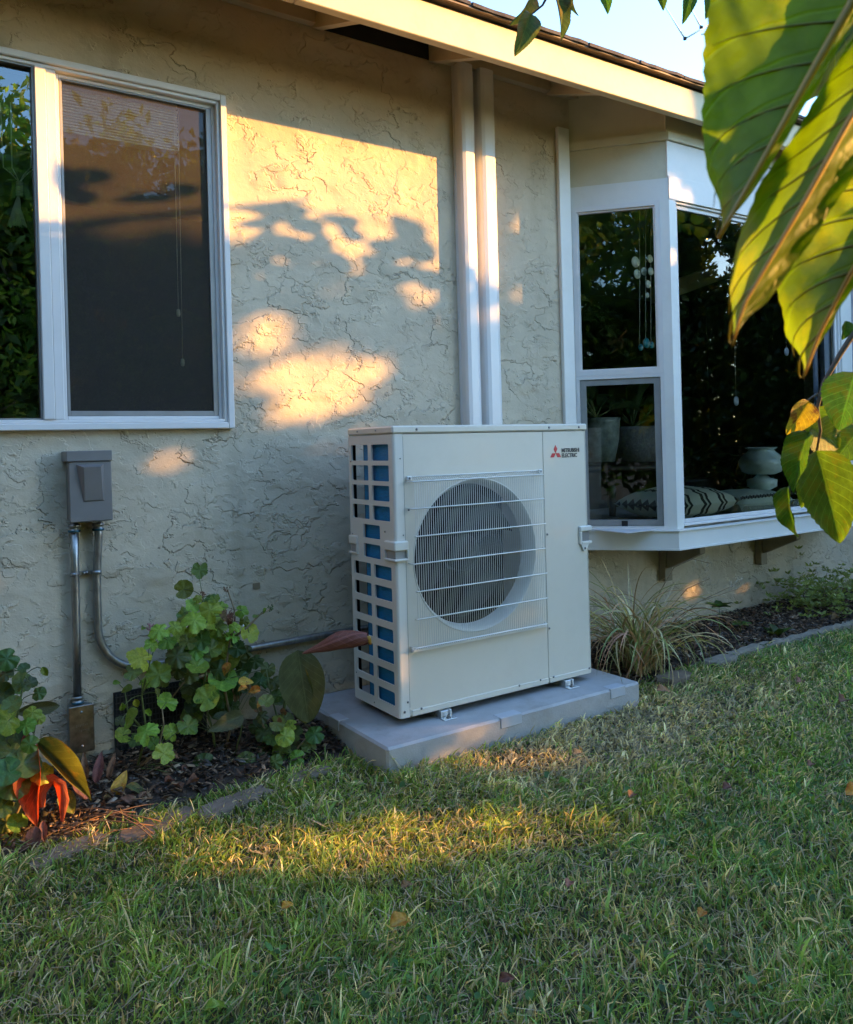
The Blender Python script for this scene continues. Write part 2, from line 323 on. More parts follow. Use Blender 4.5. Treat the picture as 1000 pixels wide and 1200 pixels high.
M['foot'] = simple('zinc_bracket', (.62, .63, .62), .35, .6, var=.15, scale=30)
M['boxgrey'] = simple('grey_enamel', (.24, .225, .22), .38, .25, var=.06, scale=8, dirt=.12, dcol=(.3, .28, .25))
M['plate'] = simple('steel_plate', (.30, .27, .23), .3, .9, var=.35, scale=30, dirt=.4, dcol=(.1, .08, .06))
M['pad'] = simple('pad_plastic', (.41, .40, .40), .55, var=.08, scale=14, bump=.001, bscale=160, dirt=.45, dcol=(.22, .18, .13))
M['padtab'] = simple('pad_tab', (.46, .475, .51), .5, var=.05)
M['red'] = simple('emblem_red', (.55, .01, .03), .4, var=.02)
M['ink'] = simple('lettering_ink', (.03, .03, .035), .4, var=.02)
M['glass'] = glassmat('window_glass'); M['glass2'] = glassmat('coated_glass', ior=2.1); M['glass3'] = glassmat('sash_glass', (.96, .96, .95), ior=1.5)
M['screen'] = screenmat('insect_screen')
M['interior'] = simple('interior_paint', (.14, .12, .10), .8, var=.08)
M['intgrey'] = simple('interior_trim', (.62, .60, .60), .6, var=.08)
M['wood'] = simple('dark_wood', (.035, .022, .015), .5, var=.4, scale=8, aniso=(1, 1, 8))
M['stone'] = simple('edging_stone', (.19, .14, .10), .9, var=.3, scale=9, bump=.006, bscale=25, dirt=.5, dcol=(.08, .06, .045), objvar=.12)
M['concrete'] = simple('concrete', (.24, .20, .155), .9, var=.2, scale=14, bump=.004, bscale=50, dirt=.4, dcol=(.09, .07, .05))
M['soil'] = simple('soil', (.055, .038, .026), .95, var=.5, scale=20, bump=.02, bscale=35)
M['mulch'] = attr_leafmat('mulch_chip', 0.0, .85, .2)
M['grass'] = attr_leafmat('grass_blade', .32, .5, .35)
M['bark'] = simple('bark', (.10, .085, .065), .85, var=.3, scale=30, bump=.003, bscale=60)
M['stem'] = simple('plant_stem', (.10, .13, .035), .6, var=.3, scale=40)
M['drystem'] = simple('dry_stem', (.22, .16, .09), .8, var=.3, scale=40)
# ================================================================== SETTING
YW = .545
lawn = MB()
lawn.add([(-80, -80, 0), (80, -80, 0), (80, .10, 0), (-80, .10, 0)], [(0, 1, 2, 3)])
tag(lawn.build('lawn', simple('lawn_soil', (.045, .042, .018), .95, var=.5, scale=25, bump=.01), fix=False), kind='structure')
# planting bed: a bumpy sheet of soil between wall and lawn
def bed_edge(x):
    if x < .3: return .03+.10*max(0, min(1, (x+1.0)/.6))+.02*math.sin(x*5)
    return .07+.015*math.sin(x*4)
nx, ny = 260, 24; vs = []; fs = []
for i in range(nx+1):
    x = -2.6+9.2*i/nx; e = bed_edge(x)
    for j in range(ny+1):
        v = j/ny; y = e+(YW+.02-e)*v
        z = .006+.055*min(1, v*2.2)*(1 if x > 1 else .55)+.012*math.sin(x*23+j)*math.sin(j*1.7+x*9)*v+random.uniform(-.004, .006)*min(1, v*4)
        vs.append((x, y, z))
for i in range(nx):
    for j in range(ny):
        a = i*(ny+1)+j; fs.append((a, a+ny+1, a+ny+2, a+1))
b = MB(); b.add(vs, fs, True); tag(b.build('planting_bed_ground', M['soil'], fix=False), kind='structure')
b = MB().box((-80, 12, -.02), (80, 80, .0)); b = None
g = MB(); g.add([(-80, .10, -.005), (80, .10, -.005), (80, 80, -.005), (-80, 80, -.005)], [(0, 1, 2, 3)]); tag(g.build('ground', M['soil'], fix=False), kind='structure')

# ================================================================== HOUSE
house = thing('house', (0, YW, 0), 'single storey house with cream textured stucco wall, cream fascia and white framed windows', 'house')
X0, X1 = -5.0, 9.0
WX0, WX1, WZ0, WZ1 = -1.80, -.389, 1.19, 2.463          # left window outer
BX0, BX1, BZ0, BZ1 = 1.41, 3.68, .60, 2.70            # bay opening in the wall
# stucco front with two openings, thickness .14
def wallgrid(xs, zs, skip, y0, y1):
    m = MB()
    for i in range(len(xs)-1):
        for j in range(len(zs)-1):
            if (i, j) in skip: continue
            m.add([(xs[i], y0, zs[j]), (xs[i+1], y0, zs[j]), (xs[i+1], y0, zs[j+1]), (xs[i], y0, zs[j+1])], [(0, 1, 2, 3)])
    for (i, j) in skip:
        a, b_, c, d = xs[i], xs[i+1], zs[j], zs[j+1]
        m.add([(a, y0, c), (b_, y0, c), (b_, y0, d), (a, y0, d), (a, y1, c), (b_, y1, c), (b_, y1, d), (a, y1, d)], [(0, 4, 5, 1), (1, 5, 6, 2), (2, 6, 7, 3), (3, 7, 4, 0)])
    return m
st = wallgrid([X0, WX0+.01, WX1-.01, BX0+.02, BX1-.02, X1], [-.15, BZ0, WZ0+.01, WZ1-.01, BZ1, 2.97], set(), YW, YW+.14)
st = MB()
def rect(x0, x1, z0, z1): st.add([(x0, YW, z0), (x1, YW, z0), (x1, YW, z1), (x0, YW, z1)], [(0, 1, 2, 3)])
a0, a1, c0, c1 = WX0+.012, WX1-.012, WZ0+.012, WZ1-.012
rect(X0, a0, -.15, 2.97); rect(a0, a1, -.15, c0); rect(a0, a1, c1, 2.97); rect(a1, BX0+.02, -.15, 2.97)
rect(BX0+.02, BX1-.02, -.15, BZ0); rect(BX0+.02, BX1-.02, BZ1, 2.97); rect(BX1-.02, X1, -.15, 2.97)
for (a, b_, c, d) in ((a0, a1, c0, c1), (BX0+.02, BX1-.02, BZ0, BZ1)):
    st.add([(a, YW, c), (b_, YW, c), (b_, YW, d), (a, YW, d), (a, YW+.14, c), (b_, YW+.14, c), (b_, YW+.14, d), (a, YW+.14, d)], [(0, 4, 5, 1), (1, 5, 6, 2), (2, 6, 7, 3), (3, 7, 4, 0)])
st.box((X0, YW+.001, -.15), (X0+.14, 8, 2.97)); st.box((X1-.14, YW+.001, -.15), (X1, 8, 2.97)); st.box((X0, 7.9, -.15), (X1, 8.0, 2.97))
st.build('stucco_wall', M['stucco'], house, fix=False)
# roof
SL = .36
YF = .05                                      # outer face of the fascia
def zr(y): return 2.833+(y-YW)*SL            # underside line of the rafter tails
deck = MB()
DX0, DX1 = -7, 10
def slab(m, y0, y1, za, zb, x0=DX0, x1=DX1):
    "sloping slab, za/zb offsets from the rafter underside line"
    m.add([(x0, y0, zr(y0)+za), (x1, y0, zr(y0)+za), (x1, y1, zr(y1)+za), (x0, y1, zr(y1)+za),
           (x0, y0, zr(y0)+zb), (x1, y0, zr(y0)+zb), (x1, y1, zr(y1)+zb), (x0, y1, zr(y1)+zb)],
          [(0, 3, 2, 1), (4, 5, 6, 7), (0, 1, 5, 4), (1, 2, 6, 5), (2, 3, 7, 6), (3, 0, 4, 7)])
slab(deck, .035, 4.6, .138, .152); deck.build('roof_deck', M['deck'], house)
sf = MB(); slab(sf, .092, YW+.10, .128, .1375); sf.build('soffit', M['eave'], house)
back = MB(); yb = 4.6; zb = zr(4.6)+.15
back.add([(DX0, yb, zb), (DX1, yb, zb), (DX1, 9, zb-1.6), (DX0, 9, zb-1.6)], [(0, 1, 2, 3)]); back.build('rear_roof', M['shingle'], house, fix=False)
gb = MB(); gb.add([(X0, YW, 2.9), (X0, 8, 2.9), (X0, 4.6, zb-.05)], [(0, 1, 2)]).add([(X1, YW, 2.9), (X1, 8, 2.9), (X1, 4.6, zb-.05)], [(0, 1, 2)]); gb.build('gable', M['stucco'], house, fix=False)
for k, x0, x1 in ((0, -7, -.30), (1, -.297, 3.4), (2, 3.403, 10)):
    MB().box((x0, YF, 2.638), (x1, YF+.04, 2.776), .003).build('fascia_board', M['fascia'], house)
rx = [-3.58, -2.98, -2.38, -1.78, -1.18, -.58, .017, .594, 1.291]+[1.291+.6*i for i in range(1, 12)]
for x in rx:
    m = MB(); w = .02
    y0, y1 = YF+.041, YW-.001
    vs = [(x+s*w, y, zr(y)+h) for s in (-1, 1) for (y, h) in ((y0, 0), (y1, 0), (y1, .127), (y0, .127))]
    m.add(vs, [(0, 1, 2, 3), (7, 6, 5, 4), (0, 4, 5, 1), (1, 5, 6, 2), (2, 6, 7, 3), (3, 7, 4, 0)]); m.build('rafter_tail', M['eave'], house)
for a, b_ in zip(rx[:-1], rx[1:]):
    dark = abs(a-.017) < .01
    MB().box((a+.021, YW-(.004 if dark else .038), 2.838), (b_-.021, YW-.001, zr(YW-.04)+.125)).build('vent_block' if dark else 'eave_block', M['dark'] if dark else M['eave'], house)
# shingles: three courses at the eave as pieces, with ragged lower edges
for course in range(3):
    x = -3.0+.11*course
    while x < 4.6:
        w = random.choice((.30, .30, .32, .16)); y0 = .012+course*.13+random.uniform(-.004, .004)
        lift = .155+.007*course+random.uniform(0, .004); t = .009 if course else .012
        n = 6; vs = []
        for i in range(n+1):
            xx = x+.004+(w-.008)*i/n; yy = y0+random.uniform(-.004, .004); dz = random.uniform(-.002, .002)
            for (Y, h) in ((yy, lift-.002+dz), (y0+.2, lift-.004), (y0+.2, lift-.004+.005), (yy, lift+t+dz)):
                vs.append((xx, Y, zr(Y)+h))
        fs = []
        for i in range(n):
            for k in range(4): fs.append((i*4+k, i*4+(k+1) % 4, (i+1)*4+(k+1) % 4, (i+1)*4+k))
        fs += [(0, 1, 2, 3), (n*4+3, n*4+2, n*4+1, n*4)]
        MB().add(vs, fs).build('shingle', M['shingle'], house); x += w
up = MB(); slab(up, .40, 4.6, .158, .168); tag(up.build('upper_shingles', M['shingle'], house), kind='stuff')
MB().box((-7, .02, 2.7885), (10, .052, 2.7965), 0).build('drip_edge', simple('drip_metal', (.16, .12, .09), .6, .3, var=.3), house)

# --- crawl space vent low in the wall
v = MB()
for k in range(9): v.box((-.845, YW-.006, .075+k*.02), (-.535, YW-.002, .079+k*.02))
for k in range(26): v.box((-.845+k*.0122, YW-.006, .05), (-.842+k*.0122, YW-.002, .25))
vf = MB().box((-.855, YW-.010, .035), (-.525, YW-.001, .258)); vent = vf.build('foundation_vent', M['dark'], house)
v2 = MB()
for k in range(10): v2.box((-.85, YW-.014, .05+k*.021), (-.53, YW-.0105, .0535+k*.021))
for k in range(26): v2.box((-.848+k*.0123, YW-.0145, .042), (-.8455+k*.0123, YW-.0108, .252))
v2.build('vent_mesh', simple('vent_metal', (.05, .045, .04), .6, .4), vent)
MB().box((-.325, YW-.004, .562), (-.297, YW+.001, .585)).build('wall_patch', simple('patch_tan', (.28, .2, .12), .8), house)

# --- left window
def frame(m, x0, x1, z0, z1, w, ya, yb, bev=.002, wb=None, wt=None, wl=None, wr=None):
    wb = w if wb is None else wb; wt = w if wt is None else wt; wl = w if wl is None else wl; wr = w if wr is None else wr
    m.box((x0, ya, z0), (x0+wl, yb, z1), bev); m.box((x1-wr, ya, z0), (x1, yb, z1), bev)
    m.box((x0+wl+.0003, ya+.0004, z0), (x1-wr-.0003, yb, z0+wb), bev); m.box((x0+wl+.0003, ya+.0004, z1-wt), (x1-wr-.0003, yb, z1), bev)
win = MB(); frame(win, WX0, WX1, WZ0, WZ1, .024, YW-.030, YW+.03, .003)
frame(win, WX0+.0245, WX1-.0245, WZ0+.0245, WZ1-.0245, .012, YW-.018, YW+.03, .002)
window = win.build('window', M['vinyl'], house)
mu = MB().box((-1.058, YW-.026, WZ0+.037), (-1.022, YW+.03, WZ1-.037), .003).box((-1.0215, YW-.016, WZ0+.037), (-.990, YW+.03, WZ1-.037), .003)
mu.build('mullion', M['vinyl'], window)
sash = MB(); frame(sash, -.9895, WX1-.037, WZ0+.037, WZ1-.037, .012, YW+.004, YW+.03, .002); sash.build('sash', M['vinyl'], window)
sc = MB(); frame(sc, -.976, WX1-.050, WZ0+.050, WZ1-.050, .009, YW+.006, YW+.016, .001, wb=.018, wt=.006, wr=.019); sc.build('screen_frame', M['alu'], window)
MB().add([(-.97, YW+.011, WZ0+.06), (WX1-.06, YW+.011, WZ0+.06), (WX1-.06, YW+.011, WZ1-.053), (-.97, YW+.011, WZ1-.053)], [(0, 1, 2, 3)]).build('insect_screen', M['screen'], window, fix=False)
MB().add([(-.985, YW+.024, WZ0+.04), (WX1-.04, YW+.024, WZ0+.04), (WX1-.04, YW+.024, WZ1-.04), (-.985, YW+.024, WZ1-.04)], [(0, 1, 2, 3)]).build('glass_pane', M['glass3'], window, fix=False)
MB().add([(WX0+.03, YW+.012, WZ0+.036), (-1.058, YW+.012, WZ0+.036), (-1.058, YW+.012, WZ1-.036), (WX0+.03, YW+.012, WZ1-.036)], [(0, 1, 2, 3)]).build('glass_pane', M['glass2'], window, fix=False)
gs = MB(); frame(gs, WX0+.0365, -1.0585, WZ0+.0365, WZ1-.0365, .006, YW-.012, YW+.01, 0); gs.build('glazing_seal', M['alu'], window)

# --- bay window: side face from the wall to the corner, then a front face parallel to the wall
A = Vector((1.41, YW)); B = Vector((1.735, .185)); dS = (B-A).normalized(); nS = Vector((-dS.y*-1, 0)); nS = Vector((dS.y, -dS.x))   # outward normal
SLn = (B-A).length
def sp(s, o, z): p = A+dS*s+nS*o; return (p.x, p.y, z)
def sbox(m, s0, s1, z0, z1, o0, o1):
    m.add([sp(s0, o0, z0), sp(s1, o0, z0), sp(s1, o1, z0), sp(s0, o1, z0), sp(s0, o0, z1), sp(s1, o0, z1), sp(s1, o1, z1), sp(s0, o1, z1)],
          [(0, 3, 2, 1), (4, 5, 6, 7), (0, 1, 5, 4), (1, 2, 6, 5), (2, 3, 7, 6), (3, 0, 4, 7)])
def sframe(m, s0, s1, z0, z1, w, o0, o1):
    sbox(m, s0, s0+w, z0, z1, o0, o1); sbox(m, s1-w, s1, z0, z1, o0, o1); sbox(m, s0+w, s1-w, z0, z0+w, o0+.0004, o1-.0004); sbox(m, s0+w, s1-w, z1-w, z1, o0+.0004, o1-.0004)
BR = 3.36                                     # right front corner
def far(m, x):                                # mirror the left side for the right side face (x -> mirrored)
    for i, v_ in enumerate(m.v): m.v[i] = (1.735+BR-v_[0], v_[1], v_[2])
    return m
HT = 2.60
# wall board beside the bay, on the stucco
bay0 = MB().box((1.329, YW-.022, .56), (1.405, YW-.0005, 2.68), .002)
bay = bay0.build('bay_window', M['white'], house)
for mir in (False, True):
    f = (lambda m: far(m, 0)) if mir else (lambda m: m)
    m = MB(); sbox(m, 0, SLn, .655, 2.33, -.05, -.001); m = None
    m = MB(); sbox(m, .0, .013, .655, 2.285, -.06, .0); sbox(m, .443, SLn-.001, .655, 2.285, -.04, .0); sbox(m, .0, SLn-.001, 2.2855, 2.39, -.05, -.002)
    f(m).build('side_casing', M['white'], bay)
    m = MB(); sbox(m, -.0, SLn-.006, 2.391, 2.575, -.05, -.010); sbox(m, 0, SLn-.006, 2.62, 2.86, -.05, -.012)
    f(m).build('frieze_board', M['trim'], bay)
    m = MB(); sbox(m, -.002, SLn+.004, 2.576, 2.616, -.05, .006); f(m).build('frieze_cap', M['trim'], bay)
    m = MB(); sframe(m, .0135, .4425, 1.432, 2.285, .024, -.03, .004); sframe(m, .0135, .4425, .655, 1.4315, .018, -.03, .004)
    f(m).build('side_window_frame', M['vinyl'], bay)
    m = MB(); sframe(m, .036, .42, 1.455, 2.262, .010, -.028, -.006); f(m).build('glazing_bead', M['vinyl'], bay)
    m = MB(); sframe(m, .033, .423, .675, 1.413, .030, -.022, -.004); f(m).build('screen_frame', M['alu'], bay)
    m = MB(); sbox(m, .22, .25, .672, .70, -.02, 0.0); f(m).build('latch', M['dark'], bay)
    for z0, z1 in ((1.45, 2.27), (.67, 1.42)):
        m = MB(); m.add([sp(.02, -.02, z0), sp(.435, -.02, z0), sp(.435, -.02, z1), sp(.02, -.02, z1)], [(0, 1, 2, 3)]); f(m).build('glass_pane', M['glass'], bay, fix=False)
# front face
yF = .185
for xa, xb in ((1.7352, 1.788), (3.245, BR)): MB().box((xa, yF-.001, .6555), (xb, yF+.05, 2.2855), .002).build('corner_post', M['white'], bay)
for z0, z1, y in ((2.286, 2.40, yF-.003), (2.4015, 2.575, yF+.004)):
    MB().box((1.737, y, z0), (BR-.002, yF+.05, z1), .001).build('front_frieze_board', M['white'], bay)
MB().box((1.737, yF+.008, 2.62), (BR-.002, yF+.05, 2.72)).build('front_frieze_board', M['trim'], bay)
MB().box((1.733, yF-.010, 2.5765), (BR+.002, yF+.05, 2.6165), .002).build('front_cap', M['trim'], bay)
m = MB(); frame(m, 1.7885, 3.2445, .668, 2.285, .012, yF+.008, yF+.045, .002); m.build('front_window_frame', M['vinyl'], bay)
m = MB(); frame(m, 1.801, 3.232, .681, 2.272, .02, yF+.02, yF+.045, .002); m.build('glazing_bead', M['vinyl'], bay)
MB().add([(1.80, yF+.03, .68), (3.24, yF+.03, .68), (3.24, yF+.03, 2.28), (1.80, yF+.03, 2.28)], [(0, 1, 2, 3)]).build('glass_pane', M['glass'], bay, fix=False)
# ledge: prism following the bay outline
def outline(o):
    a = A+nS*o; k = -o
    t = (yF-o-a.y)/dS.y
    c = (a.x+dS.x*t, yF-o)
    st_ = ((YW-.001)-a.y)/dS.y
    w_ = (a.x+dS.x*st_, YW-.001)
    return [w_, c, (1.735+BR-c[0], c[1]), (1.735+BR-w_[0], w_[1])]
MB().prism(outline(.016), .565, .648, 'z').build('ledge', M['white'], bay)
MB().prism(outline(.026), .6485, .6545, 'z').build('sill', M['white'], bay)
MB().prism(outline(.022), .5555, .5645, 'z').build('ledge_trim', M['white'], bay)
MB().prism([(p[0], p[1]) for p in outline(-.04)], 2.865, 2.87, 'z').build('bay_ceiling', M['interior'], bay)
MB().box((1.45, .25, .6549), (3.62, YW+.8, .659)).build('window_seat', M['intgrey'], bay)
for x in (2.04, 2.90):       # brackets below the ledge, shade there darkened into their colour
    m = MB().box((x-.03, YW-.045, .33), (x+.03, YW-.001, .553), .003)
    m.prism([(YW-.05, .553), (YW-.05, .40), (YW-.27, .50), (YW-.27, .553)], x-.02, x+.02, 'x'); m.build('bracket', simple('bracket_paint', (.30, .24, .16), .7, var=.15), bay)
# interior shell
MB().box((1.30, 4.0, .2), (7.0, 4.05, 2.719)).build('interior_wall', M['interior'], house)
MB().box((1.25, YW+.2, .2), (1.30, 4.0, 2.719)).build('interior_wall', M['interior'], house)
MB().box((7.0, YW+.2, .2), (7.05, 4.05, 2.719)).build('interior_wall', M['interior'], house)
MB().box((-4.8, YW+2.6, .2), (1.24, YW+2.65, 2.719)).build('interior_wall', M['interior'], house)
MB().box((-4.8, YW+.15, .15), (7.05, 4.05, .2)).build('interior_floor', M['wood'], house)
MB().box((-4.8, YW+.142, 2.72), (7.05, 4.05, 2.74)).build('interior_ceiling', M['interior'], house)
m = MB(); yb_ = 1.15          # sloping pale bar standing behind the bay glass
p0, p1 = at(780, 352, 1, yb_), at(895, 310, 1, yb_); q0, q1 = at(780, 333, 1, yb_), at(895, 290, 1, yb_)
ex = (p1-p0)*.35
m.prism([(p0.x-ex.x*.1, p0.z-ex.z*.1), (p1.x+ex.x, p1.z+ex.z), (q1.x+ex.x, q1.z+ex.z), (q0.x-ex.x*.1, q0.z-ex.z*.1)], yb_, yb_+.09)
m.build('ceiling_beam', M['intgrey'], house)
# doorway trim and door panel on the far wall
df = MB(); a, b_ = at(838, 420, 1, 3.9), at(851, 560, 1, 3.9); df.box((a.x, 3.86, .2), (b_.x+.02, 3.99, a.z+.05))
a2 = at(880, 415, 1, 3.9); df.box((b_.x+.021, 3.87, a.z-.10), (a2.x, 3.99, a.z+.05)); df.build('door_trim', M['intgrey'], house)
a, b_ = at(905, 418, 1, 3.9), at(945, 560, 1, 3.9); MB().box((a.x, 3.93, .2), (b_.x, 3.99, a.z)).build('interior_door', simple('grey_door', (.34, .33, .38), .7, var=.3, scale=5), house)

# ================================================================== THINGS INSIDE
# lamp
lc = at(893, 560, 1, .50); lx, ly, lz = lc.x, .50, .72
lamp = thing('table_lamp', (lx, ly, .659), 'milk glass table lamp with round hobnail shade and ruffled rim in the bay window', 'lamp')
mg = simple('milk_glass', (.70, .82, .76), .25, var=.04)
kx = at(893, 523, 1, .5).z-at(893, 572, 1, .5).z
def z_of(py): return at(893, py, 1, .50).z
R_ = (at(914, 545, 1, .5).x-at(871, 545, 1, .5).x)*.36
zt, zm, zb2 = z_of(524), z_of(543), z_of(555)
prof = [(R_*.62, zb2-.002), (R_*.85, zb2+.012), (R_*.99, zm-.008), (R_, zm+.01), (R_*.86, zm+.045), (R_*.62, zm+.07), (R_*.55, zm+.082), (R_*.58, zt-.015), (R_*.70, zt)]
sh = MB(); sh.lathe(prof, (lx, ly, 0), 40, mod=lambda a, j: 1+(.05*math.sin(a*16) if j == len(prof)-1 else .012*math.sin(a*20)*((j % 2)*2-1)))
sh.build('lamp_shade', mg, lamp)
MB().lathe([(0, .66), (.09, .66), (.085, .70), (.045, .74), (.03, z_of(572)-.02), (.085, z_of(570)), (.088, z_of(562)), (.05, z_of(560)), (.02, zb2), (0, zb2)], (lx, ly, 0), 24).build('lamp_base', mg, lamp)
# cushion with black pattern and fringe
cu_ = thing('cushion', (2.45, .42, .66), 'pale green cushion with black woven pattern and fringed edge in the bay window', 'cushion')
def pattern_mat():
    m, nt, nd, L, p = new_mat('woven_pattern')
    co = coords(nt); sx = nt.nodes.new('ShaderNodeSeparateXYZ'); L.new(co, sx.inputs[0])
    w = N(nt, 'ShaderNodeMath', operation='MULTIPLY'); w.inputs[1].default_value = 7.0
    z1 = N(nt, 'ShaderNodeMath', operation='MULTIPLY'); z1.inputs[1].default_value = 40.0; L.new(sx.outputs[1], z1.inputs[0])
    pg = N(nt, 'ShaderNodeMath', operation='PINGPONG'); pg.inputs[1].default_value = 1.0; L.new(z1.outputs[0], pg.inputs[0])
    ad = N(nt, 'ShaderNodeMath', operation='MULTIPLY_ADD'); ad.inputs[1].default_value = .018; L.new(pg.outputs[0], ad.inputs[0]); L.new(sx.outputs[0], ad.inputs[2])
    L.new(ad.outputs[0], w.inputs[0]); f = N(nt, 'ShaderNodeMath', operation='FRACT'); L.new(w.outputs[0], f.inputs[0])
    r = ramp(nt, f.outputs[0], [(0, (.58, .64, .54)), (.38, (.58, .64, .54)), (.4, (.02, .02, .02)), (.55, (.02, .02, .02)), (.57, (.5, .56, .46)), (.66, (.5, .56, .46)), (.68, (.02, .02, .02)), (.80, (.02, .02, .02)), (.82, (.58, .64, .54))])
    r.color_ramp.interpolation = 'CONSTANT'; L.new(r.outputs[0], p.inputs['Base Color']); p.inputs['Roughness'].default_value = .95
    nb = N(nt, 'ShaderNodeTexNoise', Scale=200.0); L.new(co, nb.inputs['Vector']); b = N(nt, 'ShaderNodeBump', Distance=.002); L.new(nb.outputs[0], b.inputs['Height']); L.new(b.outputs[0], p.inputs['Normal'])
    return m
def pillow(m, c, sx_, sy_, sz_, n=22, k=2.6):
    vs = []; fs = []
    for side in (1, -1):
        o = len(vs)
        for i in range(n+1):
            for j in range(n+1):
                u, v_ = 2*i/n-1, 2*j/n-1
                h = max(0, (1-abs(u)**k))**.5*max(0, (1-abs(v_)**k))**.5
                vs.append((c[0]+u*sx_*(1-.05*v_*v_), c[1]+v_*sy_*(1-.05*u*u), c[2]+side*sz_*h*(1+.05*math.sin(9*u)*math.cos(7*v_))))
        for i in range(n):
            for j in range(n):
                a = o+i*(n+1)+j; q = (a, a+n+1, a+n+2, a+1); fs.append(q if side > 0 else q[::-1])
    m.add(vs, fs, True)
pm = MB(); pillow(pm, (2.12, .50, .755), .29, .22, .085); pm.build('patterned_cushion', pattern_mat(), cu_)
pm = MB(); pillow(pm, (2.62, .44, .735), .26, .18, .065); pm.build('cushion_cover', simple('sage_cloth', (.55, .64, .54), .95, var=.1, bump=.001), cu_)
fr_ = MB()
for i in range(90):
    x = 2.36+.55*i/89; y = .268+random.uniform(-.003, .003)
    fr_.tube([(x, y+.012, .735), (x+random.uniform(-.006, .006), y-.004, .712), (x+random.uniform(-.01, .01), y-.008, .685)], .0022, 4)
fr_.build('fringe', simple('fringe_cloth', (.5, .56, .5), .9), cu_)
bn = MB()
for i in range(34):
    x = 2.37+.52*i/33; bn.box((x, .272, .762+.004*(i % 2)), (x+.008, .276, .778+.004*(i % 2)))
bn.build('cushion_trim', M['ink'], cu_)
# carved chest behind
ca, cb = at(830, 525, 1, 1.5), at(900, 575, 1, 1.5)
ch = thing('carved_panel', ((ca.x+cb.x)/2, 1.5, .2), 'dark carved wooden cabinet standing behind the cushions inside the bay', 'cabinet')
MB().box((ca.x, 1.5, .2), (cb.x+.3, 1.9, ca.z), .01).build('cabinet_body', M['wood'], ch)
cv = MB()
for r_ in (.05, .09, .13): cv.lathe([(r_, 0), (r_+.008, -.008), (r_+.016, 0)], ((ca.x+cb.x)/2+.02, 1.498, (ca.z+cb.z)/2-.02), 28, 'y')
for k in range(8):
    a = k*math.pi/4; cv.lathe([(0, -.012), (.018, -.008), (.024, 0)], ((ca.x+cb.x)/2+.02+.19*math.cos(a), 1.498, (ca.z+cb.z)/2-.02+.17*math.sin(a)), 10, 'y')
cv.build('carving', simple('carved_wood', (.2, .15, .11), .5), ch)
# table and pots behind the side window
tb = thing('side_table', (2.25, 1.05, .2), 'dark side table with curved legs standing inside behind the small bay side window', 'table')
tz = at(740, 545, 1, .9).z
MB().lathe([(0, tz-.03), (.44, tz-.03), (.46, tz-.015), (.45, tz), (0, tz)], (2.3, 1.15, 0), 32).build('table_top', M['wood'], tb)
for a in (.8, 2.4, 3.9, 5.4):
    c, s = math.cos(a), math.sin(a)
    MB().tube([(2.3+.34*c, 1.15+.34*s, tz-.03), (2.3+.40*c, 1.15+.40*s, tz-.2), (2.3+.28*c, 1.15+.28*s, .5), (2.3+.36*c, 1.15+.36*s, .2)], [.03, .022, .016, .02], 8).build('table_leg', M['wood'], tb)
def potplant(name, px, pytop, pybot, y, rpx, label, mat, leaves, weave=False):
    c = at(px, pybot, 1, y); top = at(px, pytop, 1, y).z; r = (at(px+rpx, pybot, 1, y)-c).length*.8
    t = thing(name, (c.x, y, c.z), label, 'potted plant')
    h = top-c.z
    MB().lathe([(0, 0), (r*.75, 0), (r*.95, h*.5), (r, h*.9), (r*1.04, h), (r*.92, h*.98), (0, h*.9)], (c.x, y, c.z), 30, mod=(lambda a, j: 1+.02*math.sin(a*24+j*3)) if weave else None).build('pot', mat, t)
    for k in range(leaves):
        a = random.uniform(0, 6.28); l = random.uniform(.25, .45); el = random.uniform(.3, 1.2)
        d = Vector((math.cos(a)*math.cos(el), math.sin(a)*math.cos(el), math.sin(el)))
        b0 = Vector((c.x, y, top)); tip = b0+d*l*1.2+Vector((0, 0, -.05))
        place_leaf('leaf', LM['long'], t, b0+d*l*.3, tip, Vector((0, 0, 1)), .32, LMAT['house'])
        MB().tube([b0, b0+d*l*.32], .004, 5).build('stalk', M['stem'], t)
    return t
# ================================================================== LEAVES
def leaf_mesh(name, nu=12, nv=8, prof=None, fold=.25, droop=.15, wave=.02, serr=0.0, veins=0.0, curl=0.0, nveins=7, seed=0):
    rr = random.Random(seed)
    prof = prof or (lambda t: math.sin(math.pi*t**.8)**.9)
    vs = []; uv = []; fs = []
    for i in range(nu+1):
        t = i/nu; w = max(.004, prof(t))*.5
        for j in range(nv+1):
            s = 2*j/nv-1; e = abs(s)
            ww = w*(1+(serr*((i % 2)*2-1) if e == 1 else 0))
            z = -fold*(0 if e == 0 else 0)+fold*e*w-droop*t*t+wave*math.sin(t*13+s*2+seed)*e+curl*e*e*w
            if veins: z += veins*(abs(((t-.30*e)*nveins) % 1-.5)-.25)*e**.5*min(1, w*6)
            vs.append((t-(droop*.4*t*t), s*ww*(1-.1*fold), z)); uv.append((t, j/nv))
    for i in range(nu):
        for j in range(nv):
            a = i*(nv+1)+j; fs.append((a, a+nv+1, a+nv+2, a+1))
    me = bpy.data.meshes.new(name); me.from_pydata(vs, [], fs)
    l = me.uv_layers.new(name='UVMap'); li = np.empty(len(me.loops), dtype=np.int32); me.loops.foreach_get('vertex_index', li)
    l.data.foreach_set('uv', np.array(uv, dtype=np.float32)[li].ravel())
    me.polygons.foreach_set('use_smooth', [True]*len(fs)); me.materials.append(None); me.update(); return me
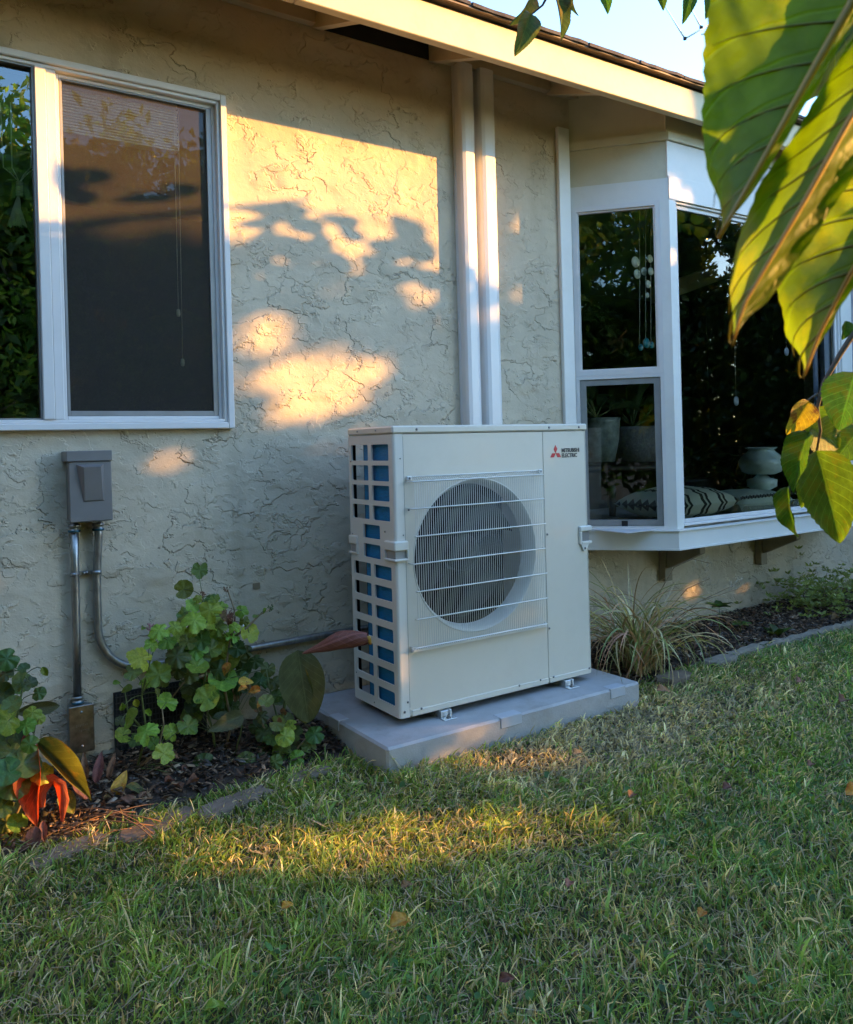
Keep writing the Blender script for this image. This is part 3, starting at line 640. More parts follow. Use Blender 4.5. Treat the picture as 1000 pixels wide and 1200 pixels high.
def polar_leaf(name, radius, rings=4, n=48, amp=.05, cup=.15, seed=0):
    vs = [(0, 0, 0)]; fs = []; uv = [(.5, .5)]
    for k in range(1, rings+1):
        for i in range(n):
            a = 2*math.pi*i/n; r = radius(a)*k/rings if k == rings else (radius(a)*.5+.25)*k/rings
            z = amp*math.cos(a*7+seed)*(k/rings)**1.5*.6+cup*(r*2)**2*.5+.015*math.sin(a*3+seed*2)
            vs.append((r*math.cos(a), r*math.sin(a), z)); uv.append((.5+r*math.cos(a), .5+r*math.sin(a)))
    for i in range(n): fs.append((0, 1+i, 1+(i+1) % n))
    for k in range(rings-1):
        for i in range(n):
            a = 1+k*n; fs.append((a+i, a+n+i, a+n+(i+1) % n, a+(i+1) % n))
    me = bpy.data.meshes.new(name); me.from_pydata(vs, [], fs)
    l = me.uv_layers.new(name='UVMap'); li = np.empty(len(me.loops), dtype=np.int32); me.loops.foreach_get('vertex_index', li)
    l.data.foreach_set('uv', np.array(uv, dtype=np.float32)[li].ravel())
    me.polygons.foreach_set('use_smooth', [True]*len(fs)); me.materials.append(None); me.update(); return me
pi = math.pi
def rad_ger(a):      # round scalloped leaf with a notch at the stalk (stalk towards -x)
    d = abs((a-pi+pi) % (2*pi)-pi); d = abs(math.atan2(math.sin(a-pi), math.cos(a-pi)))
    return .5*(1-.55*math.exp(-(d/.22)**2))*(1+.05*abs(math.sin(a*4.5))+.015*math.sin(a*21))
def rad_map(a):      # five lobed leaf
    d = abs(math.atan2(math.sin(a-pi), math.cos(a-pi)))
    lob = .80+.20*abs(math.cos(a*2.5))**1.1+.05*math.sin(a*3+1)
    return .5*lob*(1-.5*math.exp(-(d/.2)**2))*(1+.055*math.sin(a*22)+.03*math.sin(a*41))
LM = {
 'ovate': leaf_mesh('leaf', 16, 8, lambda t: (math.sin(pi*min(1, t)**.62))**.8*(1 if t < .8 else 1-((t-.8)/.2)**2*.35), .22, .12, .02, .05, .02, seed=1),
 'ovate2': leaf_mesh('leaf', 16, 8, lambda t: (math.sin(pi*t**.7))**.85, .5, .3, .05, .05, .02, seed=2),
 'broad': leaf_mesh('leaf', 18, 10, lambda t: (math.sin(pi*min(1, t)**.75))**.62, .16, .10, .012, 0, .006, nveins=12, seed=9),
 'long': leaf_mesh('leaf', 14, 6, lambda t: math.sin(pi*t**.75)**.8, .3, .35, .02, 0, .01, seed=3),
 'long2': leaf_mesh('leaf', 14, 6, lambda t: math.sin(pi*t**.8)**.9, .6, .15, .04, 0, .02, curl=.5, seed=4),
 'ger': polar_leaf('leaf', rad_ger, seed=1), 'ger2': polar_leaf('leaf', rad_ger, amp=.09, cup=-.25, seed=3),
 'map': polar_leaf('leaf', rad_map, 4, 60, .05, .1, seed=2), 'map2': polar_leaf('leaf', rad_map, 4, 60, .08, -.3, seed=5),
}
LMAT = {
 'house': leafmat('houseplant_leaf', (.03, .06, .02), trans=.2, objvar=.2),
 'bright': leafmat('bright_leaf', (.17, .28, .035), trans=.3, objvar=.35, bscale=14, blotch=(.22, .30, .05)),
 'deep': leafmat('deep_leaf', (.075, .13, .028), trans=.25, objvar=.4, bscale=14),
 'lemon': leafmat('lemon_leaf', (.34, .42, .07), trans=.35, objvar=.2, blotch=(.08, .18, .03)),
 'bronze': leafmat('bronze_leaf', (.075, .085, .035), trans=.2, objvar=.2, rough=.35, veins=.25, bscale=5),
 'green_bronze': leafmat('green_bronze_leaf', (.12, .14, .045), trans=.25, rough=.38, objvar=.15, veins=.3, blotch=(.30, .2, .04)),
 'red': leafmat('red_leaf', (.38, .085, .045), trans=.35, objvar=.15, veins=.35, blotch=(.20, .045, .025), tcol=(2.2, .9, .6)),
 'mauve': leafmat('mauve_leaf', (.24, .095, .07), trans=.15, objvar=.1, veins=.3, blotch=(.13, .05, .045), tcol=(1.5, .9, .8)),
 'brown': leafmat('dry_leaf', (.30, .18, .09), trans=.2, objvar=.3, rough=.7, blotch=(.10, .06, .035), tcol=(1.4, 1, .7)),
 'yellow': leafmat('yellow_leaf', (.55, .33, .05), trans=.3, objvar=.15, blotch=(.4, .16, .03), tcol=(1.4, 1.1, .6)),
 'near': leafmat('near_leaf', (.115, .165, .012), trans=.5, rough=.5, objvar=.05, veins=.2, bscale=26, blotch=(.18, .19, .012), tcol=(1.85, 2.25, .16), spec=.3),
 'tree': leafmat('tree_leaf', (.085, .165, .024), trans=.26, rough=.42, objvar=.2, veins=.5, bscale=9, blotch=(.13, .15, .02), tcol=(1.7, 2.2, .5)),
 'treedull': leafmat('dull_tree_leaf', (.07, .11, .05), trans=.3, rough=.5, objvar=.1, veins=.4, blotch=(.12, .10, .05)),
 'treeyel': leafmat('yellowing_tree_leaf', (.27, .25, .03), trans=.35, veins=.4, blotch=(.10, .05, .02), objvar=.1),
}
def grid_obj(name, vs, nu, nv, mat, parent):
    off = wloc(parent); me = bpy.data.meshes.new(name); fs = [(i*(nv+1)+j, (i+1)*(nv+1)+j, (i+1)*(nv+1)+j+1, i*(nv+1)+j+1) for i in range(nu) for j in range(nv)]
    me.from_pydata([Vector(v)-off for v in vs], [], fs); l = me.uv_layers.new(name='UVMap'); li = np.empty(len(me.loops), dtype=np.int32); me.loops.foreach_get('vertex_index', li)
    uv = np.array([(i/nu, j/nv) for i in range(nu+1) for j in range(nv+1)], dtype=np.float32); l.data.foreach_set('uv', uv[li].ravel()); me.polygons.foreach_set('use_smooth', [True]*len(fs)); me.update()
    return link_mesh(name, me, parent, mat)
def frame_of(xd, zh):
    x = Vector(xd).normalized(); z = Vector(zh); z = z-x*z.dot(x)
    z = z.normalized() if z.length > 1e-5 else x.orthogonal().normalized()
    y = z.cross(x); return Matrix((x, y, z)).transposed()
def place_leaf(name, me, parent, base, tip, nrm, wr, mat, zs=1.0):
    base, tip = Vector(base), Vector(tip); L = (tip-base).length
    o = bpy.data.objects.new(name, me); COL.objects.link(o)
    R3 = frame_of(tip-base, nrm)
    o.material_slots[0].link = 'OBJECT'; o.material_slots[0].material = mat
    off = wloc(parent) if parent is not None else Vector((0, 0, 0))
    if parent is not None: o.parent = parent
    o.matrix_basis = Matrix.Translation(base-off) @ R3.to_4x4() @ Matrix.Diagonal((L, L*wr, L*zs, 1))
    return o
def disc_leaf(name, me, parent, c, nrm, size, mat, spin):
    "polar leaf centred at c"
    n = Vector(nrm).normalized(); x = n.orthogonal().normalized(); x = Matrix.Rotation(spin, 3, n) @ x
    R3 = frame_of(x, n); o = bpy.data.objects.new(name, me); COL.objects.link(o)
    o.material_slots[0].link = 'OBJECT'; o.material_slots[0].material = mat
    off = wloc(parent) if parent is not None else Vector((0, 0, 0))
    if parent is not None: o.parent = parent
    o.matrix_basis = Matrix.Translation(Vector(c)-off) @ R3.to_4x4() @ Matrix.Diagonal((size, size, size, 1)); return o
TOCAM = lambda p: (Vector(CAM)-Vector(p)).normalized()

# things in the windows -------------------------------------------------------
potplant('potted_plant', 700, 490, 541, .80, 24, 'green plant in glazed pale jar on the table behind the small side window', simple('glazed_jar', (.20, .24, .22), .3, var=.5, scale=20), 9)
potplant('potted_plant', 743, 500, 541, .95, 29, 'peace lily in grey woven planter beside the glazed jar', simple('woven_pot', (.15, .15, .15), .8, var=.3, scale=60, bump=.004), 12, True)
potplant('potted_plant', 812, 560, 600, 1.35, 22, 'dark leafy plant low inside the large bay window beside the corner post', simple('dark_pot', (.05, .05, .06), .4), 14)
wc = at(757, 300, 1, .55)
chime = thing('wind_chime', wc, 'shell disc wind chime hanging inside the small side window', 'wind chime')
shell = simple('capiz_shell', (.7, .7, .58), .2, var=.2)
for (px, py, r) in ((745, 307, 8), (762, 303, 6), (747, 321, 7), (755, 318, 6), (763, 318, 6), (760, 333, 6), (759, 346, 4), (758, 402, 7), (751, 407, 5), (764, 404, 5)):
    c = at(px, py, 1, .55+random.uniform(-.03, .03)); rr = r/956*3.6
    MB().lathe([(0, -.001), (rr, -.001), (rr, .001), (0, .001)], c, 18, 'y').build('shell_disc', shell if py < 390 else simple('teal_bead', (.02, .25, .32), .3), chime)
for px in (750, 757, 763): MB().tube([at(px, 240, 1, .55), at(px, 405, 1, .55)], .0012, 4).build('string', M['wire'], chime)
for (px, py, lab, col, n) in ((863, 470, 'pale oval suncatcher hanging in the middle of the large bay glass', (.32, .40, .48), 1), (922, 412, 'pale blue fluted shell ornament hanging high in the large bay glass', (.42, .5, .66), 2)):
    c = at(px, py, 1, .24); t = thing('suncatcher', c, lab, 'ornament')
    MB().lathe([(0, -.004), (.017, -.003), (.022, 0), (.017, .003), (0, .004)], c, 28, 'y', mod=(lambda a, j: 1+.16*abs(math.sin(a*5))) if n == 2 else (lambda a, j: 1+.2*abs(math.sin(a)))).build('disc', simple('ornament_glass', col, .3), t)
    MB().tube([c+Vector((0, 0, .02)), c+Vector((0, 0, .3))], .0006, 4).build('thread', M['wire'], t)
ct = thing('curtain', at(972, 430, 1, .62), 'pleated grey vertical blind inside the right end of the bay window', 'curtain')
for k in range(7):
    p = at(953+k*7, 430, 1, .40+.05*(k % 2)); q = at(960+k*7, 430, 1, .45-.05*(k % 2))
    MB().add([(p.x, p.y, .72), (q.x, q.y, .72), (q.x, q.y, 2.4), (p.x, p.y, 2.4)], [(0, 1, 2, 3)]).build('blind_vane', simple('vane_cloth', (.26, .27, .31), .8), ct, fix=False)
# raised blind, its cords, and the macrame hanger behind the left window
yb = YW+.07
bl = thing('window_blind', (-.76, yb, 2.3), 'cream slatted blind pulled up to the top of the screened window', 'blind')
bt, bb = at(140, 118, 1, yb).z, at(140, 168, 1, yb).z; bx0, bx1 = at(55, 140, 1, yb).x, at(207, 160, 1, yb).x
cream = simple('blind_cream', (.85, .74, .5), .6, var=.05)
nsl = 15
for k in range(nsl):
    z = bb+(bt-bb)*k/nsl; MB().box((bx0-.02, yb-.022+random.uniform(-.002, .002), z), (bx1+random.uniform(-.004, .002), yb+.022, z+(bt-bb)/nsl*.62)).build('blind_slat', cream, bl)
MB().box((bx0-.02, yb-.02, bt+.004), (bx1, yb+.02, bt+.03), .002).build('head_rail', cream, bl)
for (px, y2, yw) in ((209, 362, 1), (214, 420, 1)):
    p = at(px, y2, 1, yb-.03); q = at(px-4, 170, 1, yb-.03)
    MB().tube([(q.x, q.y, bt), tuple(p)], .0013, 4).build('cord', cream, bl)
    MB().lathe([(0, 0), (.006, -.002), (.008, -.018), (.006, -.028), (0, -.03)], p, 10).build('cord_tassel', cream, bl)
mc = at(20, 235, 1, YW+.06)
mac = thing('macrame_hanger', mc, 'cream knotted macrame tassel hanging behind the left window pane', 'plant hanger')
rope = simple('cotton_rope', (.85, .8, .6), .9, var=.1)
def mp(px, py): return at(px, py, 1, YW+.06)
for k in range(16):
    a = k/15; m = MB().tube([mp(23, 215), mp(22.5, 225), mp(19.5+(a-.5)*9, 245), mp(20+(a-.5)*23, 265+random.uniform(-2, 2))], .0024, 5); m.build('strand', rope, mac)
for k in range(6): MB().lathe([(.0, -.004), (.011, -.003), (.013, 0), (.011, .003), (0, .004)], mp(23, 214+k*3), 10).build('knot', rope, mac)
for dx in (-18, -8, 14, 20): MB().tube([mp(23, 214), mp(22+dx*.4, 205), mp(22+dx, 196), mp(22+dx*1.2, 120)], .0022, 5).build('hanging_cord', rope, mac)

# ================================================================== HEAT PUMP UNIT
ZU = .13; UW, UD, UH = .95, .33, 1.048
unit = thing('heat_pump_unit', (UW/2, UD/2, ZU-.03), 'off white outdoor heat pump with round fan opening and blue coil, on a grey pad', 'heat pump')
U = lambda x, y, z: (x, y, z+ZU)
# lid
MB().box(U(-.004, -.006, 1.019), U(UW+.004, UD+.004, UH), .006).build('lid', M['unit'], unit)
# front panel with a round opening
FX, FZ, FR = .366, .553, .292
def panel_round(m, x0, x1, z0, z1, cx, cz, R, y, n=96):
    vs = []; fs = []
    for i in range(n):
        a = 2*pi*i/n; c, s = math.cos(a), math.sin(a)
        tx = ((x1-cx) if c > 0 else (x0-cx))/c if abs(c) > 1e-9 else 1e9; tz_ = ((z1-cz) if s > 0 else (z0-cz))/s if abs(s) > 1e-9 else 1e9
        t = min(tx, tz_); vs += [(cx+R*c, y, cz+R*s), (cx+t*c, y, cz+t*s)]
    for i in range(n):
        j = (i+1) % n; fs.append((2*i, 2*i+1, 2*j+1, 2*j))
    m.add(vs, fs)
    for (X, Z) in ((x0, z0), (x1, z0), (x1, z1), (x0, z1)):
        ang = math.atan2(Z-cz, X-cx) % (2*pi); i = int(ang/(2*pi)*n) % n; j = (i+1) % n
        m.add([vs[2*i+1], (X, y, Z), vs[2*j+1]], [(0, 1, 2)])
fp = MB(); panel_round(fp, .044, .707, ZU+.004, ZU+1.017, FX, ZU+FZ, FR, 0)
fp.build('front_panel', M['unit'], unit)
ring = MB(); prof = [(FR+.001, .0), (FR-.001, -.003), (FR-.004, -.002), (FR-.010, .008), (FR-.017, .024), (FR-.021, .045), (FR-.0225, .064)]
ring.lathe([(r, h) for r, h in prof], (FX, 0, ZU+FZ), 96, 'y'); ring.build('fan_ring', M['unit2'], unit, fix=False)
hs = MB().box(U(.03, .105, .01), U(.70, .11, 1.01)); 
hs = MB(); panel_round(hs, .03, .70, ZU+.01, ZU+1.01, FX, ZU+FZ, FR-.022, .062); hs.build('fan_shroud', M['innard'], unit)
MB().box(U(.03, .26, .01), U(.70, .268, 1.01)).build('rear_coil', M['innard'], unit)
MB().box(U(.052, .112, .01), U(.056, .26, 1.01)).build('inner_side', M['innard'], unit)
fan = MB(); fan.lathe([(0, .075), (.05, .077), (.072, .085), (.075, .15), (0, .15)], (FX, 0, ZU+FZ), 32, 'y'); fanh = fan.build('fan_hub', M['fan'], unit)
for k in range(3):
    m = MB(); vs = []; fs = []; a0_ = k*2*pi/3+.5; nr, na = 8, 14
    for i in range(nr+1):
        r = .07+(.253-.07)*i/nr
        for j in range(na+1):
            t = j/na; sw = (1.55-.15*i/nr); a = a0_+t*sw-.25*(i/nr)**2
            vs.append((FX+r*math.cos(a), (.085+.06*t)+.006*math.sin(t*pi)+.004*i/nr, ZU+FZ+r*math.sin(a)))
    for i in range(nr):
        for j in range(na):
            q = i*(na+1)+j; fs.append((q, q+na+1, q+na+2, q+1))
    m.add(vs, fs, True).build('fan_blade', M['fan'], unit, fix=False)
# service panel on the right
MB().box(U(.709, 0, .004), U(UW-.008, .02, 1.017), .0015).build('service_panel', M['unit'], unit)
cyl = [(UW-.0075, .0)]+[(UW-.008+.008*math.sin(a), .008-.008*math.cos(a)) for a in (.3, .7, 1.1, 1.5707)]+[(UW, UD), (UW-.006, UD), (UW-.006, .01)]
MB().prism([(p[0], p[1]) for p in cyl], ZU+.002, ZU+1.0175, 'z').build('side_panel', M['unit'], unit)
MB().box(U(.70, UD-.006, .01), U(UW-.007, UD, 1.017)).build('rear_panel', M['unit'], unit)
# base rail
MB().box(U(.05, -.004, .0), U(.704, .03, .022), .002).box(U(.711, -.004, .0), U(UW-.01, .03, .022), .002).build('base_rail', M['unit'], unit)
MB().box(U(.012, .006, -.004), U(UW-.004, UD-.002, .002)).build('base_pan', simple('base_dark', (.2, .2, .19), .6), unit)
# left grille: rounded corner plus the pierced side
cp = [(.0425, -.0005), (.012, -.0005)]+[(.012-.012*math.sin(a), .0115-.012*math.cos(a)) for a in (.4, .8, 1.2, 1.5707)]+[(-.0, .0245), (.003, .0245), (.0035, .012), (.012, .003), (.0425, .003)]
grille = MB()
nc = len(cp); grille.prism(cp, ZU+.0, ZU+1.0185, 'z')
def cell(m, y0, y1, z0, z1, hole, r=.006, dep=.006):
    hy0, hy1, hz0, hz1 = hole; loop = []; cn = []
    for (cy_, cz_, a0_) in ((hy1-r, hz1-r, 0), (hy0+r, hz1-r, pi/2), (hy0+r, hz0+r, pi), (hy1-r, hz0+r, 3*pi/2)):
        for k in range(5): a = a0_+k*pi/8; loop.append((cy_+r*math.cos(a), cz_+r*math.sin(a)))
    corners = [(y1, z1), (y0, z1), (y0, z0), (y1, z0)]
    vs = [(0, y, z) for y, z in loop]+[(0, y, z) for y, z in corners]+[(dep, y, z) for y, z in loop]; fs = []
    for q in range(4):
        for k in range(4): fs.append((q*5+k, q*5+k+1, 20+q))
        fs.append((q*5+4, (q*5+5) % 20, 20+(q+1) % 4, 20+q))
    for k in range(20): fs.append((k, (k+1) % 20, 24+(k+1) % 20, 24+k))
    m.add(vs, fs)
def flat(m, y0, y1, z0, z1): m.add([(0, y0, z0), (0, y1, z0), (0, y1, z1), (0, y0, z1)], [(0, 1, 2, 3)])
yA, yM, yE = .0246, .167, UD
cols = [(yA, yM, .031, .155), (yM, yE, .181, .310)]
top_rows = [(.923+.0, .983), (.848, .906), (.775, .832), (.703, .757)]
zed = [1.0175, .9145, .840, .766, .695]
for r_, (h0, h1) in enumerate(top_rows):
    for (a, b_, c, d) in cols: cell(grille, a, b_, ZU+zed[r_+1], ZU+zed[r_], (c, d, ZU+h0, ZU+h1))
mid = [(.632, .684), (.559, .611)]; zm_ = [.695, .622, .5465]
for r_, (h0, h1) in enumerate(mid):
    flat(grille, yA, .09, ZU+zm_[r_+1], ZU+zm_[r_]); flat(grille, .25, yE, ZU+zm_[r_+1], ZU+zm_[r_])
    cell(grille, .09, .25, ZU+zm_[r_+1], ZU+zm_[r_], (.106, .231, ZU+h0, ZU+h1))
bot = [(.488-.0752*i, .538-.0752*i) for i in range(7)]
zb_ = [.5465]+[.4755-.0752*i for i in range(6)]+[.0]
for r_, (h0, h1) in enumerate(bot):
    for (a, b_, c, d) in cols: cell(grille, a, b_, ZU+zb_[r_+1], ZU+zb_[r_], (c, d, ZU+h0, ZU+h1))
grille.build('side_grille', M['unit2'], unit, fix=False)
MB().box(U(.0, UD-.0, .0), U(.028, UD+.006, 1.018), .002).build('rear_post', M['unit2'], unit)
MB().box(U(.014, .322, .01), U(.026, .3285, 1.01)).build('rear_post_inner', M['innard'], unit)
MB().box(U(.016, .024, .03), U(.036, .240, 1.0)).build('side_coil', M['blue'], unit)
te = MB()
for k in range(48): te.lathe([(0, -.004), (.003, -.003), (.0035, 0), (.003, .003), (0, .004)], (.0135, .044, ZU+.05+k*.0196), 8, 'x')
te.build('tube_ends', M['galv'], unit)
cm = MB()
for k in range(48): cm.box((.0145, .038, ZU+.05+k*.0196-.005), (.0157, .050, ZU+.05+k*.0196+.005))
cm.build('coil_end_plate', M['innard'], unit)
# screws
def screw(x, y, z, ax, r=.0045, parent=unit):
    c = [x, y, z+ZU]
    s_ = -1
    MB().lathe([(0, s_*.003), (r*.7, s_*.0028), (r, s_*.001), (r, 0)], c, 12, ax).build('screw', M['screw'], parent)
for (x, z) in ((.72, .601), (.718, .22), (.09, .022), (.55, .02), (.66, .022), (.73, .022), (.02, .022), (.035, .055), (.93, .022)): screw(x, -.0045 if z < .03 and x > .045 and x < .94 else -.001, z, 'y')
for (x, z) in ((.10, 1.034), (.74, 1.034), (.905, 1.034)): screw(x, -.0065, z, 'y', .005)
for (y, z) in ((.25, 1.034), (.11, 1.034), (.18, .016), (.315, .64), (.315, .92), (.018+.05, .665), (.315, .1)): screw(-.0045 if z > 1.02 else -.0005, y, z, 'x', .003)
for (x, z) in ((.03, .93), (.035, .655)): screw(x, -.0008, z, 'y', .0025)
# handles
def handle(name, pts_f, parent=unit): pass
hd = MB().box(U(-.010, -.012, .600), U(.050, .066, .634), .004).box(U(-.010, -.012, .563), U(.050, .066, .571), .002).box(U(-.010, .060, .571), U(.006, .066, .600), .001).box(U(.044, -.012, .571), U(.050, .004, .600), .001)
hd.build('handle', M['unit2'], unit)
MB().box(U(-.0015, -.0025, .571), U(.044, .060, .600)).build('handle_recess', simple('recess_grey', (.30, .29, .27), .5), unit)
hd = MB().box(U(-.008, .275, .600), U(.010, UD+.01, .634), .004).box(U(-.008, .275, .563), U(.010, UD+.01, .571), .002).box(U(-.008, .275, .571), U(.004, .281, .600), .001); hd.build('handle', M['unit2'], unit)
MB().box(U(-.0012, .281, .571), U(.006, UD, .600)).build('handle_recess', simple('recess_grey2', (.30, .29, .27), .5), unit)
hd = MB().box(U(.893, -.012, .597), U(UW+.012, .03, .620), .004).box(U(.893, -.010, .545), U(.906, .01, .597), .002).box(U(.906, -.010, .545), U(UW+.012, .03, .556), .002)
hd.prism([(.900, ZU+.545), (.945, ZU+.545), (.925, ZU+.515), (.915, ZU+.515)], -.008, -.001); hd.build('handle', M['unit2'], unit)
MB().box(U(.906, -.002, .556), U(UW+.001, .02, .597)).build('handle_recess', simple('recess_grey3', (.22, .21, .20), .5), unit)
screw(.921, -.009, .528, 'y', .005)
# fan guard: vertical wires bent back at both ends, seven cross wires, frame plates
gd = MB(); gx0, gx1, gzt, gzb, gy = .058, .690, .862, .238, -.030
for z in (gzt, gzb): gd.tube([U(gx0, -.002, z), U(gx1, -.002, z)], .0022, 6)
guard = gd.build('fan_guard', M['wire'], unit)
wv = MB().tube([(0, -.002, gzt+ZU), (0, -.016, gzt-.002+ZU), (0, gy, gzt-.016+ZU), (0, gy, gzb+.014+ZU), (0, -.016, gzb+.002+ZU), (0, -.002, gzb+ZU)], .0011, 5)
nwv = 64; w0 = None
for k in range(nwv):
    x = gx0+.012+(gx1-gx0-.024)*k/(nwv-1)
    if w0 is None:
        w0 = wv.build('vertical_wire', M['wire'], guard); w0.location.x = x
        base_x = 0
    else:
        o = w0.copy(); COL.objects.link(o); o.parent = guard; o.location.x = x
for z, xl in ((gzt-.016, .052), (.749, .054), (.649, .066), (.551, .052), (.451, .066), (.352, .060), (gzb+.012, .052)):
    MB().tube([U(xl, -.002 if xl < .055 else gy+.004, z), U(xl+.004, gy-.003, z), U(gx1-.012, gy-.003, z), U(gx1+(.004 if xl < .055 else 0), -.002 if xl < .055 else gy+.004, z)], .0026, 6).build('cross_wire', M['wire'], guard)
MB().box(U(gx0-.002, -.016, gzb-.006), U(gx1+.004, -.013, gzb+.004), .001).build('lower_strap', M['wire'], guard)
for x, z in ((gx0+.004, gzt-.004), (gx1-.004, gzt-.004), (gx0+.004, gzb), (gx1, gzb)):
    MB().box(U(x-.010, -.010, z-.008), U(x+.010, -.001, z+.008), .002).build('mounting_clip', M['wire'], guard)
for x, z in ((gx0+.004, gzt-.004), (gx1-.004, gzt-.004), (gx0+.004, gzb), (gx1, gzb), (gx0-.004, .745), (gx1+.004, .548)): screw(x, -.011, z, 'y', .0045)
# lettering and emblem
def rhomb(cx, cz, s, ang):
    c, s_ = math.cos(ang), math.sin(ang); hw, hh = s*.29, s*.5
    P_ = [(0, 0), (hw, hh), (0, 2*hh), (-hw, hh)]
    return [(cx+(x*c-z*s_), cz+(x*s_+z*c)) for x, z in P_]
em = MB(); ex_, ez_ = .7765, ZU+.9285; s_ = .0335
for a in (0, 2*pi/3, -2*pi/3): em.prism(rhomb(ex_, ez_, s_, a), -.0016, -.0006)
em.build('emblem', M['red'], unit)
def text(name, body, x, z, size, mat, parent, y=-.0012, bold=.0, sx=1.0, h=.0004):
    cv_ = bpy.data.curves.new(name, 'FONT'); cv_.body = body; cv_.size = size; cv_.extrude = h; cv_.offset = bold; cv_.resolution_u = 3
    tmp = bpy.data.objects.new(name, cv_); COL.objects.link(tmp); dg = bpy.context.evaluated_depsgraph_get()
    me = bpy.data.meshes.new_from_object(tmp.evaluated_get(dg)); bpy.data.objects.remove(tmp)
    me.materials.clear(); o = link_mesh(name, me, parent, mat); o.rotation_euler = (pi/2, 0, 0); o.scale = (sx, 1, 1)
    off = wloc(parent); o.location = Vector((x, y, z))-off; return o
text('lettering', 'MITSUBISHI', .8095, ZU+.9315, .0225, M['ink'], unit, bold=.0007, sx=.88)
text('lettering', 'ELECTRIC', .8095, ZU+.9105, .0225, M['ink'], unit, bold=.0007, sx=.88)
# feet
for x in (.19, .805):
    m = MB().box((x-.028, -.045, .1005), (x+.028, .37, .104), .001).box((x-.020, -.012, .104), (x+.020, .05, .126), .002)
    ft = m.build('mounting_foot', M['foot'], unit)
    MB().box((x-.024, -.018, .104), (x-.014, .012, .128), .001).box((x+.014, -.018, .104), (x+.024, .012, .128), .001).build('foot_clamp', M['foot'], ft)
    MB().lathe([(0, .012), (.006, .012), (.006, .004), (.010, .004), (.010, 0), (0, 0)], (x, -.030, .104), 6, smooth=False).build('bolt', M['screw'], ft)
# pad
pad = thing('equipment_pad', (.47, .2, 0), 'grey plastic equipment pad lying on the grass bed under the heat pump', 'pad')
MB().box((-.141, -.145, -.02), (1.079, .535, .10), .008).build('slab', M['pad'], pad)
for (x0, x1, fr) in ((.34, .44, 1), (.905, .99, 1)):
    MB().box((x0, -.1485, .062), (x1, -.10, .1025), .002).build('edge_tab', M['padtab'], pad)
MB().box((-.1445, .20, .062), (-.10, .28, .1025), .002).build('edge_tab', M['padtab'], pad)
gr = MB()
for (x0, z0, x1, z1) in ((.60, .02, .60, .085), (.645, .02, .645, .085), (.70, .03, .78, .02), (.78, .02, .78, .09)):
    pass
# covers for the refrigerant lines (front face .064 off the wall), running up behind the unit
for (x0, x1, lab) in ((.700, .781, 'left one of two white vertical line covers rising from the heat pump to the eave'), (.813, .902, 'narrower right one of two white vertical line covers behind the heat pump')):
    t = thing('line_cover', ((x0+x1)/2, YW-.03, .3), lab, 'line cover', 'white line covers beside the heat pump')
    w = x1-x0; prof = [(x0, YW-.001), (x0, YW-.045), (x0+.006, YW-.058), (x0+.022, YW-.064), (x1-.022, YW-.064), (x1-.006, YW-.058), (x1, YW-.045), (x1, YW-.001)]
    MB().prism(prof, .55, 2.84, 'z').build('cover', M['vinyl'], t)
    MB().box((x0-.004, YW-.012, .55), (x0-.0005, YW-.001, 2.84)).box((x1+.0005, YW-.012, .55), (x1+.004, YW-.001, 2.84)).build('base_channel', M['vinyl'], t)
# electrical disconnect
dc = thing('disconnect_box', (-.93, YW, 1.0), 'grey metal electrical disconnect box with embossed cover below the left window', 'electrical box')
MB().box((-.990, YW-.075, .882), (-.862, YW-.001, 1.112), .002).build('box_body', M['boxgrey'], dc)
MB().box((-1.003, YW-.094, 1.082), (-.856, YW-.001, 1.118), .002).build('box_hood', M['boxgrey'], dc)
cv = MB().box((-.996, YW-.088, .876), (-.858, YW-.0755, 1.0815), .003); cvr = cv.build('box_cover', M['boxgrey'], dc)
e = MB(); zt, zb3 = 1.072, .945
f_ = YW-.0885; q = [(-.968, f_, zt), (-.888, f_, zt), (-.884, f_, zb3), (-.955, f_, zb3), (-.952, f_-.030, zt-.012), (-.902, f_-.030, zt-.012), (-.888, f_-.002, zb3+.002), (-.948, f_-.002, zb3+.002)]
q = [(-.972, f_, zt), (-.884, f_, zt), (-.884, f_, zb3), (-.952, f_, zb3), (-.953, f_-.028, zt-.010), (-.899, f_-.028, zt-.010), (-.889, f_-.004, zb3+.004), (-.946, f_-.004, zb3+.004)]
e.add(q, [(0, 1, 5, 4), (1, 2, 6, 5), (2, 3, 7, 6), (3, 0, 4, 7), (4, 5, 6, 7)]); e.build('embossing', M['boxgrey'], cvr)
MB().lathe([(0, 0), (.008, 0), (.009, -.008), (0, -.012)], (-.912, YW-.07, .880), 10).build('latch', M['galv'], dc)
def conduit(pts, name, lab, r=.0135):
    t = thing(name, pts[0], lab, 'conduit'); MB().tube(pts, r, 14).build('pipe', M['galv'], t); return t
cy1 = YW-.030
c1_ = conduit([(-.973, cy1, .876), (-.974, cy1+.004, .70), (-.975, cy1+.004, .50), (-.978, cy1, .275)], 'conduit_pipe', 'straight grey metal conduit between disconnect box and outlet box')
arc = [(-.896, cy1, .876), (-.894, cy1, .82), (-.898, cy1+.006, .76), (-.902, cy1+.010, .69), (-.903, cy1+.010, .60), (-.903, cy1+.010, .50)]
for k in range(1, 11):
    a = pi/2*k/10; arc.append((-.903+.145*(1-math.cos(a)), cy1+.010, .50-.160*math.sin(a)))
arc += [(-.6, cy1+.01, .337), (-.3, cy1+.012, .338), (0, cy1+.012, .342), (.35, cy1, .345)]
c2_ = conduit(arc, 'conduit_pipe', 'bent grey metal conduit curving from disconnect box to the heat pump')
